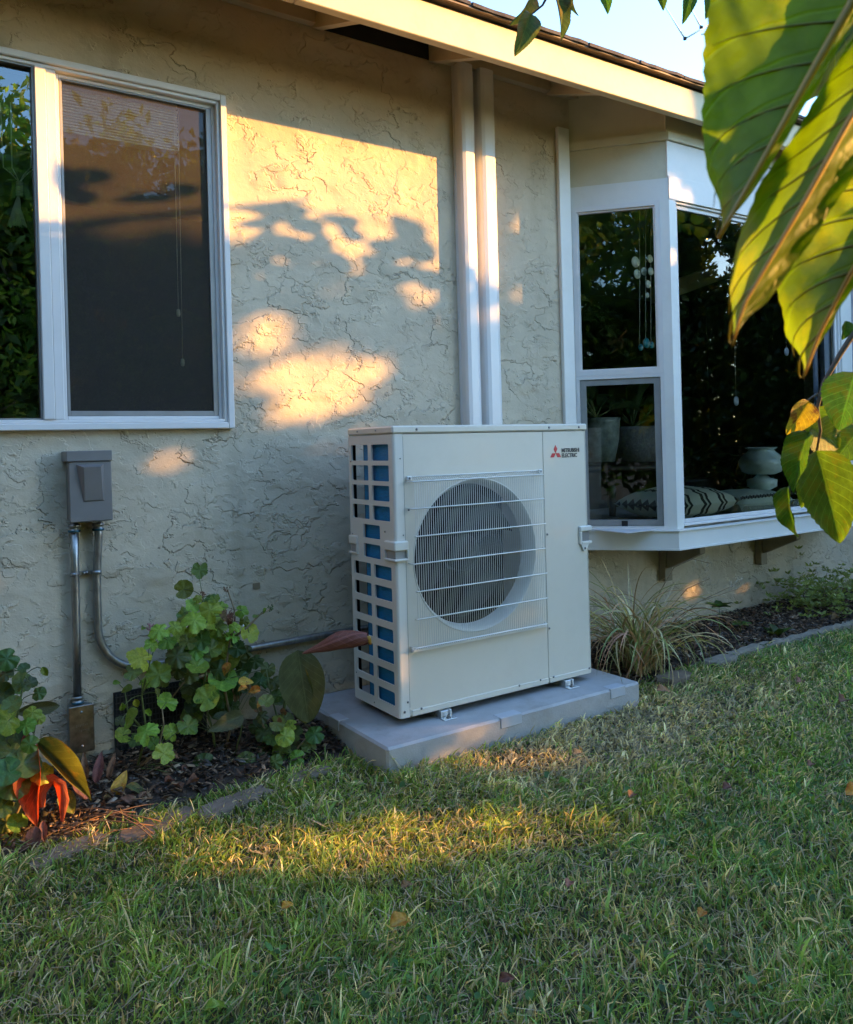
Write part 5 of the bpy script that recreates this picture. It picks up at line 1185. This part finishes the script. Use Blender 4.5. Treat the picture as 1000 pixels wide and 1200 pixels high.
# ================================================================== GRASS
def smooth_noise(x, y, seed=0):
    r_ = np.random.default_rng(seed); v = 0
    for k in range(7):
        f = 1.5*1.6**k; a = r_.uniform(0, 6.28); v = v+np.sin(f*(x*np.cos(a)+y*np.sin(a))+r_.uniform(0, 6.28)+1.5*np.sin(f*.7*(x*np.sin(a)-y*np.cos(a))))/1.25**k
    return v/3.2
n0 = 620000
gx = rng.uniform(-2.0, 6.2, n0); gy_ = rng.uniform(-2.1, .16, n0)
D = np.stack([gx-CAM[0], gy_-CAM[1], np.full(n0, .03)-CAM[2]], 1); zc = D@cf; uu = (D@cr)/zc; vv = (D@cu)/zc
vis = (zc > .3) & (abs(uu) < .57) & (vv > -.78)
edg = .03+.10*np.clip((gx+1.0)/.6, 0, 1)+.02*np.sin(gx*5); edg = np.where(gx < .3, edg, .07+.015*np.sin(gx*4)); 
edge_n = rng.uniform(-.03, .025, n0)
ok = vis & (gy_ < edg-.01+edge_n) & ~((gx > -.135) & (gx < 1.072) & (gy_ > -.142))
nz = smooth_noise(gx, gy_, 3); nz2 = smooth_noise(gx*3, gy_*3, 5)
dry = np.exp(-(((gx-.55)/.55)**2+((gy_+.35)/.22)**2))*1.1+np.exp(-(((gx-1.25)/.7)**2+((gy_+.3)/.3)**2))*.75+np.clip(nz-.35, 0, 1)*.6
dist = np.linalg.norm(D, axis=1)
dens = np.clip(2.2/dist, .35, 1)*(1-.35*np.clip(dry, 0, 1))*(.8+.25*nz2)
ok &= rng.random(n0) < dens*.9
gx, gy_, dist, dry, nz, nz2 = (q[ok] for q in (gx, gy_, dist, dry, nz, nz2)); n = len(gx)
patch = smooth_noise(gx*1.3+5, gy_*1.3, 9)
clump = smooth_noise(gx*9, gy_*9, 33); h = rng.gamma(5, .0056, n)*(1+.3*patch)*(1+.45*clump)*(1-.25*np.clip(dry, 0, 1)); h = np.clip(h, .018, .11)
aa = rng.uniform(0, 2*pi, n)+.0; comb = smooth_noise(gx*2.2, gy_*2.2, 12)*3.2; aa = np.where(rng.random(n) < .4, comb+rng.normal(0, .9, n), aa)
lean = np.clip(rng.normal(1.15, .5, n), .1, 2.1)+.35*np.clip(dry, 0, 1)
wd_ = rng.uniform(.0011, .0023, n)*np.clip(dist/2.2, .9, 1.7)*np.where(rng.random(n) < .12, 1.9, 1)
dirx, diry = np.cos(aa), np.sin(aa); sx_, sy_ = -np.sin(aa+rng.normal(0, .7, n)), np.cos(aa+rng.normal(0, .7, n))
T = np.array([0, .35, .7, 1.0]); P = []; zb_ = rng.uniform(-.004, .006, n)
x = gx.copy(); y = gy_.copy(); z = zb_.copy(); P.append((x.copy(), y.copy(), z.copy()))
for k in range(3):
    th = lean*(.25+.75*T[k]*1.35); st_ = h*(T[k+1]-T[k]); x = x+dirx*np.sin(th)*st_*1.3; y = y+diry*np.sin(th)*st_*1.3; z = np.maximum(z+np.cos(th)*st_, .004); P.append((x.copy(), y.copy(), z.copy()))
V = np.zeros((n, 7, 3)); ws = (1, .85, .6)
for k in range(3):
    for s, q in ((-1, 0), (1, 1)):
        V[:, 2*k+q, 0] = P[k][0]+s*sx_*wd_*ws[k]; V[:, 2*k+q, 1] = P[k][1]+s*sy_*wd_*ws[k]; V[:, 2*k+q, 2] = P[k][2]+s*wd_*.3
V[:, 6] = np.stack(P[3], 1)
b7 = np.arange(n)[:, None, None]*7
F4 = (b7+np.array([[0, 1, 3, 2], [2, 3, 5, 4]])[None]).reshape(-1, 4); F3 = (b7[:, 0]+np.array([[4, 5, 6]])).reshape(-1, 3)
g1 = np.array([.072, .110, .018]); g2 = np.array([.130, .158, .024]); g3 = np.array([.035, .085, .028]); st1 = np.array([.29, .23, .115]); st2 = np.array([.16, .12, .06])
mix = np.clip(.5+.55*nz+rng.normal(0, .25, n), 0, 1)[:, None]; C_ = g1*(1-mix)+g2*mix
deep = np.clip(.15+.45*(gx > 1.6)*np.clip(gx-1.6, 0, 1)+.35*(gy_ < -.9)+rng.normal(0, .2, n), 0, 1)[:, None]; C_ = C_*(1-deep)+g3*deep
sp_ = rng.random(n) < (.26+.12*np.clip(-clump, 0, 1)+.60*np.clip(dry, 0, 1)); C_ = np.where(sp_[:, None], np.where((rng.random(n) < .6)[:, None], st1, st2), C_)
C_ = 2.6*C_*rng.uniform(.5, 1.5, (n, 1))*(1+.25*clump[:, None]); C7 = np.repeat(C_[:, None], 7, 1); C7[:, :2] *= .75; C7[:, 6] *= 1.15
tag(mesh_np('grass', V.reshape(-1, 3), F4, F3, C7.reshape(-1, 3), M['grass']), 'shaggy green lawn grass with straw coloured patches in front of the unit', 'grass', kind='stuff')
# dead thatch lying between the blades
nt_ = 60000; tx = rng.uniform(-1.9, 4.5, nt_); ty = rng.uniform(-1.9, .08, nt_); dt = np.exp(-(((tx-.6)/.7)**2+((ty+.35)/.28)**2)); k_ = (rng.random(nt_) < .35+.65*dt+.2*smooth_noise(tx*2, ty*2, 8)) & ~((tx > -.135) & (tx < 1.072) & (ty > -.142)); tx, ty = tx[k_], ty[k_]; nt_ = len(tx)
L_ = rng.uniform(.015, .06, nt_); a_ = rng.uniform(0, 2*pi, nt_); z_ = rng.uniform(.006, .032, nt_); w_ = rng.uniform(.0008, .0018, nt_); dx, dy = np.cos(a_)*L_/2, np.sin(a_)*L_/2; sx2, sy2 = -np.sin(a_)*w_, np.cos(a_)*w_; dz = rng.normal(0, .006, nt_)
V = np.stack([np.stack([tx-dx-sx2, ty-dy-sy2, z_-dz], 1), np.stack([tx-dx+sx2, ty-dy+sy2, z_-dz], 1), np.stack([tx+dx*1.1+sx2*.5, ty+dy*.8+sy2*.5, z_+dz], 1), np.stack([tx+dx*1.1-sx2*.5, ty+dy*.8-sy2*.5, z_+dz], 1)], 1).reshape(-1, 3)
Ct = np.repeat(np.array([.42, .34, .20])*rng.uniform(.4, 1.15, (nt_, 1)), 4, 0)
tag(mesh_np('thatch', V, np.arange(nt_*4).reshape(-1, 4), np.zeros((0, 3), int), Ct, M['mulch']), 'dry straw coloured thatch lying between the lawn blades', 'thatch', kind='stuff')
# broad leaved weeds in the lawn
nw = 2600; wx = rng.uniform(-1.4, 2.2, nw); wy = rng.uniform(-1.8, -.1, nw); pz = smooth_noise(wx*1.6, wy*1.6, 21)+np.where((wx > .2) & (wy < -1.0), .5, 0); k_ = (pz > .25) & ~((wx > -.2) & (wx < 1.12) & (wy > -.2)); wx, wy = wx[k_], wy[k_]; nw = len(wx)
r_ = rng.uniform(.004, .010, nw); wz = rng.uniform(.015, .045, nw); nn = 7; ang = np.arange(nn)*2*pi/nn
tl = rng.normal(0, .5, (nw, 2)); V = np.zeros((nw, nn+1, 3)); V[:, 0] = np.stack([wx, wy, wz-.002], 1)
for k in range(nn):
    dx = np.cos(ang[k])*r_; dy = np.sin(ang[k])*r_; V[:, k+1] = np.stack([wx+dx, wy+dy, wz+tl[:, 0]*dx+tl[:, 1]*dy], 1)
F3 = (np.arange(nw)[:, None, None]*(nn+1)+np.array([[0, 1+k, 1+(k+1) % nn] for k in range(nn)])[None]).reshape(-1, 3)
Cw = np.repeat((np.array([.06, .14, .035])*rng.uniform(.6, 1.5, (nw, 1)))[:, None], nn+1, 1)
tag(mesh_np('clover', V.reshape(-1, 3), np.zeros((0, 4), int), F3, Cw.reshape(-1, 3), M['grass']), 'small round clover leaves growing through the lawn', 'clover', kind='stuff')
for (px, py, s, wl) in ((655, 918, 20, 'pale green weed leaf in the straw patch just below the pad'), (755, 918, 16, 'small weed leaf right of the straw patch'), (852, 906, 18, 'weed leaf lying in the dark grass at the right of the lawn'), (735, 1026, 20, 'weed leaf low on the right half of the lawn'), (805, 1005, 15, 'smallest weed leaf between the low right one and the yellow leaf'), (240, 1185, 30, 'largest pale weed leaf at the bottom of the lawn'), (590, 970, 18, 'bright weed leaf at the right end of the sunlit streak')):
    c = at(px, py, 2, .04); L = s/FPX*(c-Vector(CAM)).dot(Vector(cf)); a = random.uniform(-.8, .8)
    o = place_leaf('weed_leaf', LM['ovate2'], None, c, c+Vector((math.cos(a)*L, math.sin(a)*L, .004)), Vector((random.uniform(-.6, .6), -.2, 1)), .45, LMAT['bright']); tag(o, wl, 'weed leaf', 'broad weed leaves in the lawn')

# ================================================================== TREES (most of them stand outside the frame: they shade and are mirrored in the glass)
SH = np.array([math.sin(math.radians(SAZ)), -math.cos(math.radians(SAZ))]); NV = np.array([-SH[1], SH[0]]); KT = math.tan(math.radians(SEL))
def nh(P): P = np.asarray(P, float); return np.array([P[0]*NV[0]+P[1]*NV[1], P[2]-KT*(P[0]*SH[0]+P[1]*SH[1])])
gaps = []
def gap(px, py, rx, ry, ax, val, k=1.2):  # hole cut through the unseen crowns to let a sun patch in
    c = nh(at(px, py, ax, val)); e1 = nh(at(px+rx, py, ax, val))-c; e2 = nh(at(px, py+ry, ax, val))-c
    gaps.append((c, np.linalg.inv(np.stack([e1, e2], 1)*k)))
YW_ = YW
for q in ((372, 455, 50, 26), (412, 432, 30, 16), (305, 395, 26, 18), (330, 440, 30, 14), (493, 347, 12, 10), (190, 540, 22, 9), (163, 300, 9, 20), (213, 322, 7, 14), (330, 487, 20, 8), (612, 262, 8, 9), (608, 342, 6, 10)): gap(*q, 1, YW_)
gap(570, 365, 20, 10, 1, .481); gap(803, 235, 8, 10, 1, .185); gap(925, 212, 9, 14, 1, .185)
gap(460, 785, 14, 30, 1, 0); gap(556, 852, 26, 10, 1, -.145)
for q in ((600, 884, 60, 13), (350, 995, 130, 25), (570, 966, 120, 17), (470, 988, 70, 19), (120, 966, 66, 14), (5, 1010, 24, 20)): gap(*q, 2, .03)
gap(52, 935, 40, 50, 1, .08); gap(60, 930, 40, 40, 1, .15); gap(812, 690, 7, 9, 1, YW_); gap(868, 693, 8, 8, 1, YW_)
tp = [nh(at(px, py, 1, YW)) for px, py in ((-80, 270), (0, 255), (120, 272), (200, 262), (262, 262), (285, 280), (300, 335), (325, 335), (345, 296), (372, 300), (400, 312), (440, 305), (470, 318), (482, 355), (512, 360))]+[nh(at(px, py, 1, .481)) for px, py in ((548, 325), (586, 328))]
tpn = np.array([-3.0, -.75, -.45]+[q[0] for q in tp]); tph = np.array([.42, .45, tp[0][1]]+[q[1] for q in tp])
def htop(nn_): return np.where(nn_ > tpn[-1]+.05, 3.4, np.interp(nn_, tpn, tph))
def keep_leaf(P, r_=.03):
    n_ = P[:, 0]*NV[0]+P[:, 1]*NV[1]; h_ = P[:, 2]-KT*(P[:, 0]*SH[0]+P[:, 1]*SH[1]); k = h_ < htop(n_)-r_+.035*np.sin(n_*31)*np.sin(n_*13+1)
    for c, inv in gaps:
        dd = np.stack([n_-c[0], h_-c[1]], 0); ab = inv@dd; q2 = (ab**2).sum(0); k &= ((q2 > .85) | (rng.random(len(P)) < .05)) & ((q2 > 2.6) | (rng.random(len(P)) < .30+.70*np.clip((q2-.85)/1.75, 0, 1)**1.5) | (abs(c[0]) > 9))
    return k
def foliage(name, P, size, mat, parent, seed, asp=.5, bright=1.0):
    r_ = np.random.default_rng(seed); n = len(P); d = r_.normal(0, 1, (n, 3)); d[:, 2] -= .4; d /= np.linalg.norm(d, axis=1)[:, None]
    s = np.cross(d, r_.normal(0, 1, (n, 3))); s /= np.linalg.norm(s, axis=1)[:, None]; up = np.cross(d, s); L = size*r_.uniform(.6, 1.3, (n, 1)); off = np.array(wloc(parent)) if parent else 0
    a = P-d*L*.5; V = np.stack([a, a+d*L*.45+s*L*asp*.5+up*L*.1, a+d*L, a+d*L*.45-s*L*asp*.5+up*L*.1], 1).reshape(-1, 3)-off
    F3 = (np.arange(n)[:, None, None]*4+np.array([[0, 1, 2], [0, 2, 3]])[None]).reshape(-1, 3)
    base = np.array([(.055, .095, .018), (.10, .15, .02), (.035, .065, .018), (.20, .21, .03)])[r_.choice(4, n, p=[.4, .25, .25, .1])]*r_.uniform(.7, 1.3, (n, 1))*bright
    return mesh_np(name, V, np.zeros((0, 4), int), F3, np.repeat(base, 4, 0), mat, parent)
M['fol'] = attr_leafmat('tree_foliage', .4, .4, .45)
def na(n_, a_, z): return (n_*NV[0]+a_*SH[0], n_*NV[1]+a_*SH[1], z)
spans = [(-1.65, -.75), (-.75, .05), (.05, .86), (.86, 1.8), (1.8, 2.8), (2.8, 3.9)]  # unseen row on the sunward side, crowns shaped for the shade they cast
slab_ = ['dense broadleaf shrub standing sunward of the lawn, outermost towards the street', 'dense broadleaf shrub beside the outermost one on the sunny side', 'rounded broadleaf shrub in the middle of the sunny side row', 'tall dark tree rising behind the shrub row on the sunny side', 'tall tree between the dark tree and the house side', 'tall tree closest to the far end of the house']
for k, (na_, nb2) in enumerate(spans):
    w = nb2-na_; tall = k >= 3; nl = int(w*(42000 if tall else 24000)); r_ = np.random.default_rng(50+k)
    n_ = r_.uniform(na_-.12, nb2+.12, nl); a_ = r_.uniform(7.0, 8.4, nl); ztop = 5.4 if tall else 4.2
    P = np.stack([n_*NV[0]+a_*SH[0], n_*NV[1]+a_*SH[1], r_.uniform(.03, ztop, nl)], 1)
    if tall:
        top = 4.7+.5*np.sin(n_*4)+.3*np.sin(n_*11); P = P[P[:, 2] < top]
    P = P[keep_leaf(P)]
    c = na((na_+nb2)/2, 7.7, 0); t = thing('shade_tree' if tall else 'shade_shrub', c, slab_[k], 'tree' if tall else 'shrub')
    foliage('crown', P, .10, M['fol'], t, 60+k)
    MB().tube([na((na_+nb2)/2, 7.7, -.05), na((na_+nb2)/2+.05, 7.75, 1.2), na((na_+nb2)/2-.05, 7.7, 3.0)], [.09, .07, .03], 9).build('trunk', M['bark'], t)
# garden trees behind the photographer, seen only as reflections
r_ = np.random.default_rng(5); npt = 42000
cl = r_.normal(0, 1, (60, 3))*np.array([.95, .8, 1.0])+np.array([0, 0, 2.2]); P = cl[r_.integers(0, 60, npt)]+r_.normal(0, .26, (npt, 3)); P = P[(P[:, 2] > .1) & (P[:, 2] < 4.6)]
proto = thing('garden_tree', (0, 0, 0), 'yellow green broadleaf tree behind the photographer, mirrored in the left window', 'tree', 'garden trees behind the photographer')
cr_ = foliage('crown', P, .15, M['fol'], proto, 9, bright=2.0); tr_ = MB().tube([(0, 0, -.05), (.05, .02, 1.0), (-.05, .05, 2.8)], [.11, .08, .03], 9).build('trunk', M['bark'], proto)
labs = ['yellow green broadleaf tree behind the photographer left of the mirrored pair', 'broad tree at the far left end of the garden', 'tree at the back corner of the garden behind the photographer', 'tree beside the garden corner', 'tree farthest back on the right of the garden', 'last garden tree before the sunny shrub row']
for k, (x, y, s) in enumerate(((.9, -6.2, 1.05), (-1.4, -6.8, .95), (-4.0, -6.0, 1.1), (-6.2, -3.6, 1.0), (-6.6, -.6, 1.05), (1.9, -8.2, 1.1))):
    o = proto if k == 0 else proto.copy()
    if k:
        COL.objects.link(o); o['label'] = labs[k]
        for ch in (cr_, tr_): c = ch.copy(); COL.objects.link(c); c.parent = o
    o.location = (x, y, 0); o.scale = (s*1.15, s, s*(1.04 if k in (0, 2) else 1)); o.rotation_euler = (0, 0, k*1.3)
r_ = np.random.default_rng(15); cl = r_.uniform(0, 1, (70, 3))*np.array([3.4, 1.0, 3.6])+np.array([-1.2, -5.0, .5]); P = cl[r_.integers(0, 70, 8000)]+r_.normal(0, .17, (8000, 3)); P = P[P[:, 2] > .05]  # unseen shrub added, leaf colour raised, for bright reflections in the left window
gsb = thing('garden_shrub', (.4, -4.5, 0), 'loose sunlit shrub with big yellow green leaves behind the photographer', 'shrub'); foliage('crown', P, .115, M['fol'], gsb, 16, .42, bright=3.6)
for k in range(4): MB().tube([(.4, -4.5, -.05), (.4+(k-1.5)*.35, -4.5, 1.4), (.4+(k-1.5)*.75, -4.55, 3.2)], [.035, .025, .01], 7).build('trunk', M['bark'], gsb)
# the tree whose branches hang into the picture
ft = thing('garden_mulberry', (1.75, -2.55, 0), 'broadleaf tree whose sunlit leaves hang into the right of the view', 'tree')
MB().tube([(1.75, -2.55, -.05), (1.72, -2.5, .7), (1.6, -2.42, 1.5), (1.5, -2.3, 2.2)], [.10, .08, .07, .05], 10).build('trunk', M['bark'], ft)
def limb(pts, r0_, r1_): MB().tube(pts, [r0_+(r1_-r0_)*i/(len(pts)-1) for i in range(len(pts))], 7).build('branch', M['bark'], ft)
limb([(1.6, -2.42, 1.5), (1.0, -2.3, 2.0), (.2, -2.2, 2.2), (-.5, -1.9, 2.2)], .04, .008)
limb([(1.5, -2.3, 2.2), (2.0, -1.9, 2.6), (2.6, -1.5, 2.85), (3.1, -1.2, 2.95)], .04, .008)
limb([(1.62, -2.44, 1.4), (1.0, -2.35, 1.5), (.3, -2.1, 1.5), (-.35, -1.75, 1.32)], .03, .006)
def W3(px, py, d_): return tuple(at(px, py, 3, d_))
limb([W3(1120, 330, 1.3), W3(1040, 360, 1.25), W3(1000, 392, 1.25), W3(985, 415, 1.25), W3(966, 448, 1.25), W3(958, 478, 1.25), W3(962, 505, 1.25), W3(957, 530, 1.25)], .006, .0016)
limb([W3(958, 462, 1.25), W3(950, 467, 1.25), W3(945, 472, 1.25)], .0022, .0015)
def TL(b0, t0, wpx, mat, d_, d1=None, nrm=None, me='ovate', zs=1.0):
    b0, t0 = Vector(W3(*b0, d_)), Vector(W3(*t0, d1 or d_)); L = (t0-b0).length; wr = wpx/FPX*d_/L
    n_ = TOCAM((b0+t0)/2)
    if nrm: n_ = n_+cr_v*nrm[0]+cu_v*nrm[1]
    return place_leaf('leaf', LM[me], ft, b0, t0, n_, wr*1.08, LMAT[mat], zs)
cr_v, cu_v = Vector(cr), Vector(cu)
LM['fig'] = leaf_mesh('leaf', 30, 16, lambda t: (math.sin(pi*min(1, t)**.66))**.75*(1-.25*max(0, t-.7)), .22, .10, .015, .03, .018, seed=6)
LM['fig2'] = leaf_mesh('leaf', 30, 16, lambda t: (math.sin(pi*min(1, t)**.66))**.75*(1-.25*max(0, t-.7)), .5, .22, .04, .03, .022, seed=8)
TL((957, 528), (990, 643), 64, 'tree', 1.22, nrm=(.2, .3), me='fig')
TL((1003, 436), (982, 506), 56, 'tree', 1.2, nrm=(-.1, .2), me='fig')
TL((948, 470), (924, 513), 30, 'treeyel', 1.24, nrm=(.4, .1), me='fig2')
TL((951, 500), (988, 526), 46, 'tree', 1.27, nrm=(0, .4), me='fig')
TL((955, 478), (980, 520), 40, 'tree', 1.30, nrm=(0, .1), me='fig')
TL((949, 506), (921, 580), 32, 'tree', 1.2, nrm=(-.5, .3), me='fig2')
TL((955, 532), (941, 598), 34, 'tree', 1.26, nrm=(.3, 0), me='fig')
TL((924, 570), (928, 637), 22, 'tree', 1.22, nrm=(-.9, 0), me='fig2')
TL((960, 530), (980, 560), 26, 'tree', 1.28, nrm=(.6, 0), me='fig2')
TL((992, 376), (990, 400), 14, 'tree', 1.25, nrm=(.5, 0), me='fig2')
TL((1010, 500), (975, 545), 40, 'tree', 1.32, nrm=(.1, 0), me='fig')
limb([W3(690, -60, 1.5), W3(650, -20, 1.5), W3(636, 6, 1.5), W3(624, 16, 1.5)], .004, .0014)
TL((622, 16), (606, 66), 26, 'treedull', 1.5, nrm=(.3, .2), me='fig2')
TL((625, -8), (602, 34), 16, 'treedull', 1.53, nrm=(.9, 0), me='fig2')
TL((648, -12), (668, 46), 20, 'treedull', 1.5, nrm=(.8, .2), me='fig2')
TL((665, -25), (672, 20), 14, 'treedull', 1.5, nrm=(-.8, 0), me='fig2')
for (b0, t0, w) in (((706, -22), (714, 16), 17), ((772, -24), (779, 12), 16), ((812, -22), (802, 28), 17), ((838, -24), (829, 22), 20), ((590, -40), (578, -6), 20), ((745, -40), (750, -8), 18)): TL(b0, t0, w, 'tree', 1.45, nrm=(.3, 0), me='fig')
# big leaves close to the lens
def lerp_poly(P, t):
    P = [Vector(p) for p in P]; ds = [0]
    for i in range(1, len(P)): ds.append(ds[-1]+(P[i]-P[i-1]).length)
    s = t*ds[-1]
    for i in range(1, len(P)):
        if s <= ds[i]+1e-9: f_ = (s-ds[i-1])/max(1e-9, ds[i]-ds[i-1]); return P[i-1].lerp(P[i], f_)
    return P[-1]
def big_leaf(rib, left, right, d_, dl, dr, ribr, seed, mat='near'):
    "leaf blade lofted from its midrib to both edges (base to tip); dl, dr: how far each edge lies behind the rib"
    nu, nv = 54, 18; vs = []; fs = []; uv = []; rr = random.Random(seed)
    ribp = [W3(x, y, d_) for x, y in rib]
    for i in range(nu+1):
        t = i/nu; m_ = lerp_poly(ribp, t); wob = .0012*math.sin(t*40+seed)
        for side, E_, dd in ((-1, left, dl), (1, right, dr)):
            k = math.sin(pi*min(1, t*1.0))**.6 if t < 1 else 0
            e_ = lerp_poly([W3(x, y, d_+dd) for x, y in E_], t); e_ = e_.lerp(m_, 1-min(1, (1-t)*9)) if t > .89 else e_
            for j in range(nv+1):
                s = j/nv; q = m_.lerp(e_, s); vein = abs(((t*9-.0+ s*2.1) % 1)-.5)*2
                q = q+Vector(cf)*(-.0022*(1-vein**2)*min(1, s*5)*(1-s*.4)+.006*math.sin(pi*s)*k)+Vector(cf)*wob*s
                if j == nv: q = q+(e_-m_)*(.018 if i % 2 else -.01)
                vs.append(q); uv.append((t, .5+side*s*.5))
    for i in range(nu):
        for h_ in (0, 1):
            for j in range(nv):
                a = i*2*(nv+1)+h_*(nv+1)+j; b2 = a+2*(nv+1); fs.append((a, b2, b2+1, a+1))
    off = wloc(ft); me = bpy.data.meshes.new('leaf'); me.from_pydata([v-off for v in vs], [], fs)
    l = me.uv_layers.new(name='UVMap'); li = np.empty(len(me.loops), dtype=np.int32); me.loops.foreach_get('vertex_index', li)
    l.data.foreach_set('uv', np.array(uv, dtype=np.float32)[li].ravel()); me.polygons.foreach_set('use_smooth', [True]*len(fs)); me.update()
    o = link_mesh('leaf', me, ft, LMAT[mat])
    ps = [lerp_poly(ribp, k/20)-Vector(cf)*.0005 for k in range(21)]
    MB().tube(ps, [ribr*(1.05-.75*k/20) for k in range(21)], 8).build('midrib', RIB, o)
    for k in range(1, 9):
        t = k/9.3; m_ = lerp_poly(ribp, t); e_ = lerp_poly([W3(x, y, d_+dl) for x, y in left], min(.97, t+.18)); t2 = t
        pp = []
        for j in range(7):
            s = j/6*.9; mm_ = lerp_poly(ribp, min(1, t+.21*s)); ee = lerp_poly([W3(x, y, d_+dl) for x, y in left], min(1, t+.21*s)); pp.append(mm_.lerp(ee, s)-Vector(cf)*(.0003-.004*math.sin(pi*s)))
        MB().tube(pp, [.0009*(1-.8*j/6) for j in range(7)], 5).build('side_vein', RIB2, o)
    return o
RIB = leafmat('leaf_rib', (.50, .34, .08), trans=.2, objvar=0, tcol=(1.5, 1.4, .8)); RIB2 = leafmat('leaf_vein', (.22, .22, .03), trans=.3, objvar=0)
big_leaf([(1085, -170), (1035, -75), (1000, 0), (950, 87), (890, 195), (842, 279)], [(1060, -180), (900, -150), (842, -60), (826, 40), (823, 130), (826, 190), (842, 276)], [(1090, -160), (1052, -70), (1014, 0), (962, 92), (899, 200), (843, 280)], .40, .035, .02, .0030, 1)
big_leaf([(1130, -60), (1060, 50), (1000, 132), (945, 232), (905, 300), (870, 360), (858, 404)], [(1100, -90), (1030, 0), (985, 66), (930, 160), (886, 222), (859, 302), (853, 350), (857, 400)], [(1150, -40), (1080, 90), (1040, 150), (1000, 207), (941, 296), (907, 342), (858, 405)], .37, .045, .016, .0020, 2)
big_leaf([(1130, 110), (1050, 235), (1000, 315), (985, 342), (960, 392), (941, 443)], [(1090, 60), (985, 150), (935, 225), (912, 300), (912, 350), (923, 400), (940, 441)], [(1136, 116), (1058, 240), (1008, 322), (990, 352), (964, 396), (942, 444)], .43, .04, .012, .0022, 3)
TL((1040, -30), (945, 120), 70, 'tree', .9, .85, nrm=(.3, 0), me='fig'); TL((1060, 20), (960, 95), 60, 'tree', 1.0, nrm=(-.3, .2), me='fig'); TL((960, 150), (905, 240), 46, 'tree', .9, nrm=(.4, 0), me='fig'); TL((975, 90), (950, 175), 34, 'treeyel', .9, nrm=(.5, 0), me='fig2')
limb([W3(1090, -60, .9), W3(1000, 40, .9), W3(965, 100, .9), W3(945, 160, .9), W3(930, 200, .9)], .003, .001)
limb([tuple(Vector(W3(1150, -250, .55))), W3(1110, -180, .46), W3(1075, -150, .44)], .004, .002); limb([W3(1240, -140, .5), W3(1150, -60, .40)], .003, .002); limb([W3(1200, -60, .6), W3(1120, 60, .46)], .003, .002)
for k in range(9):  # extra leaves out of view, put sunward to dapple the big leaves
    c = Vector(W3(random.uniform(840, 1000), random.uniform(0, 400), .42))+sdir*random.uniform(.22, .5)+cr_v*0+cu_v*random.uniform(-.02, .02)
    d_ = Vector((random.uniform(-1, 1), random.uniform(-1, 1), random.uniform(-1, .3))).normalized()*random.uniform(.02, .035)
    place_leaf('leaf', LM['ovate'], ft, c-d_, c+d_, sdir+Vector((random.uniform(-.5, .5), random.uniform(-.5, .5), .2)), .5, LMAT['tree'])
# leaves on the far limb whose shadows fall on the wall
def SL_(px, py, L, ang, w, t_, y=YW, nseed=0):
    "leaf whose shadow lands round a pixel of the wall; t_ metres up the sun ray"
    c = at(px, py, 1, y)+sdir*t_/math.cos(math.radians(SEL)); R_w = Vector((NV[0], NV[1], 0)); U_w = sdir.cross(R_w)*-1
    if U_w.z < 0: U_w = -U_w
    d = (R_w*math.cos(ang)*.5+U_w*math.sin(ang)).normalized() if False else (R_w*math.cos(ang)+U_w*math.sin(ang))
    return place_leaf('leaf', LM['ovate'], ft, c-d*L/2, c+d*L/2, sdir+Vector((random.uniform(-.4, .4), random.uniform(-.4, .4), random.uniform(-.2, .2))), w, LMAT['tree'])
for q in ((100, 203, .12, 2.9, .45, 3.2), (85, 225, .12, 2.6, .5, 3.3), (72, 205, .14, 1.9, .6, 3.2), (172, 231, .13, 3.1, .35, 3.2), (215, 218, .09, 2.8, .4, 3.2), (232, 223, .06, .5, .45, 3.2),
          (325, 248, .14, 2.9, .55, 3.2), (352, 262, .13, 2.5, .5, 3.1), (345, 290, .15, 2.0, .6, 3.2), (310, 285, .15, 1.4, .6, 3.2), (300, 262, .10, 3.1, .5, 3.2), (375, 285, .13, 1.6, .55, 3.3), (395, 258, .12, 2.6, .45, 3.1), (408, 270, .12, 2.2, .4, 3.1),
          (330, 320, .14, 2.2, .6, 3.3), (365, 325, .14, 2.7, .55, 3.2), (395, 305, .13, 2.0, .5, 3.3), (455, 290, .16, 2.6, .6, 4.0), (475, 265, .16, 2.2, .6, 4.2), (495, 290, .15, 1.8, .6, 4.2), (465, 320, .15, 2.8, .6, 4.2), (440, 310, .15, 2.2, .6, 4.0), (500, 325, .15, 2.2, .6, 4.2),
          (290, 305, .14, 2.4, .6, 3.6), (300, 335, .14, 1.9, .6, 3.8), (420, 330, .14, 2.5, .6, 4.0)): SL_(*q)
def SR(pts, t_, r_):
    MB().tube([at(px, py, 1, YW)+sdir*t_/math.cos(math.radians(SEL)) for px, py in pts], r_, 5).build('twig', M['bark'], ft)
SR([(262, 243), (300, 248), (340, 240), (380, 250), (410, 245)], 3.2, .004); SR([(262, 262), (300, 268), (345, 270)], 3.2, .003); SR([(60, 210), (120, 215), (190, 226), (235, 222)], 3.2, .0025)
# roof antenna
an = thing('roof_antenna', W3(803, 45, 5.5), 'thin white wire antenna sticking up above the roof edge beside the big leaf', 'antenna')
for p_, q_ in (((780, 8), (803, 45)), ((808, 6), (822, 32)), ((803, 45), (836, 26)), ((822, 40), (845, 37))): MB().tube([W3(*p_, 5.5), W3(*q_, 5.5)], .006, 6).build('rod', M['white'], an)
for p_ in ((803, 45), (822, 32)): MB().lathe([(0, -.012), (.012, -.008), (.012, .008), (0, .012)], W3(*p_, 5.5), 8).build('joint', M['dark'], an)
MB().tube([W3(836, 26, 5.5), W3(860, 40, 5.5), (W3(860, 40, 5.5)[0], W3(860, 40, 5.5)[1], zr(W3(860, 40, 5.5)[1])+.12)], .010, 8).build('mast', M['white'], an)
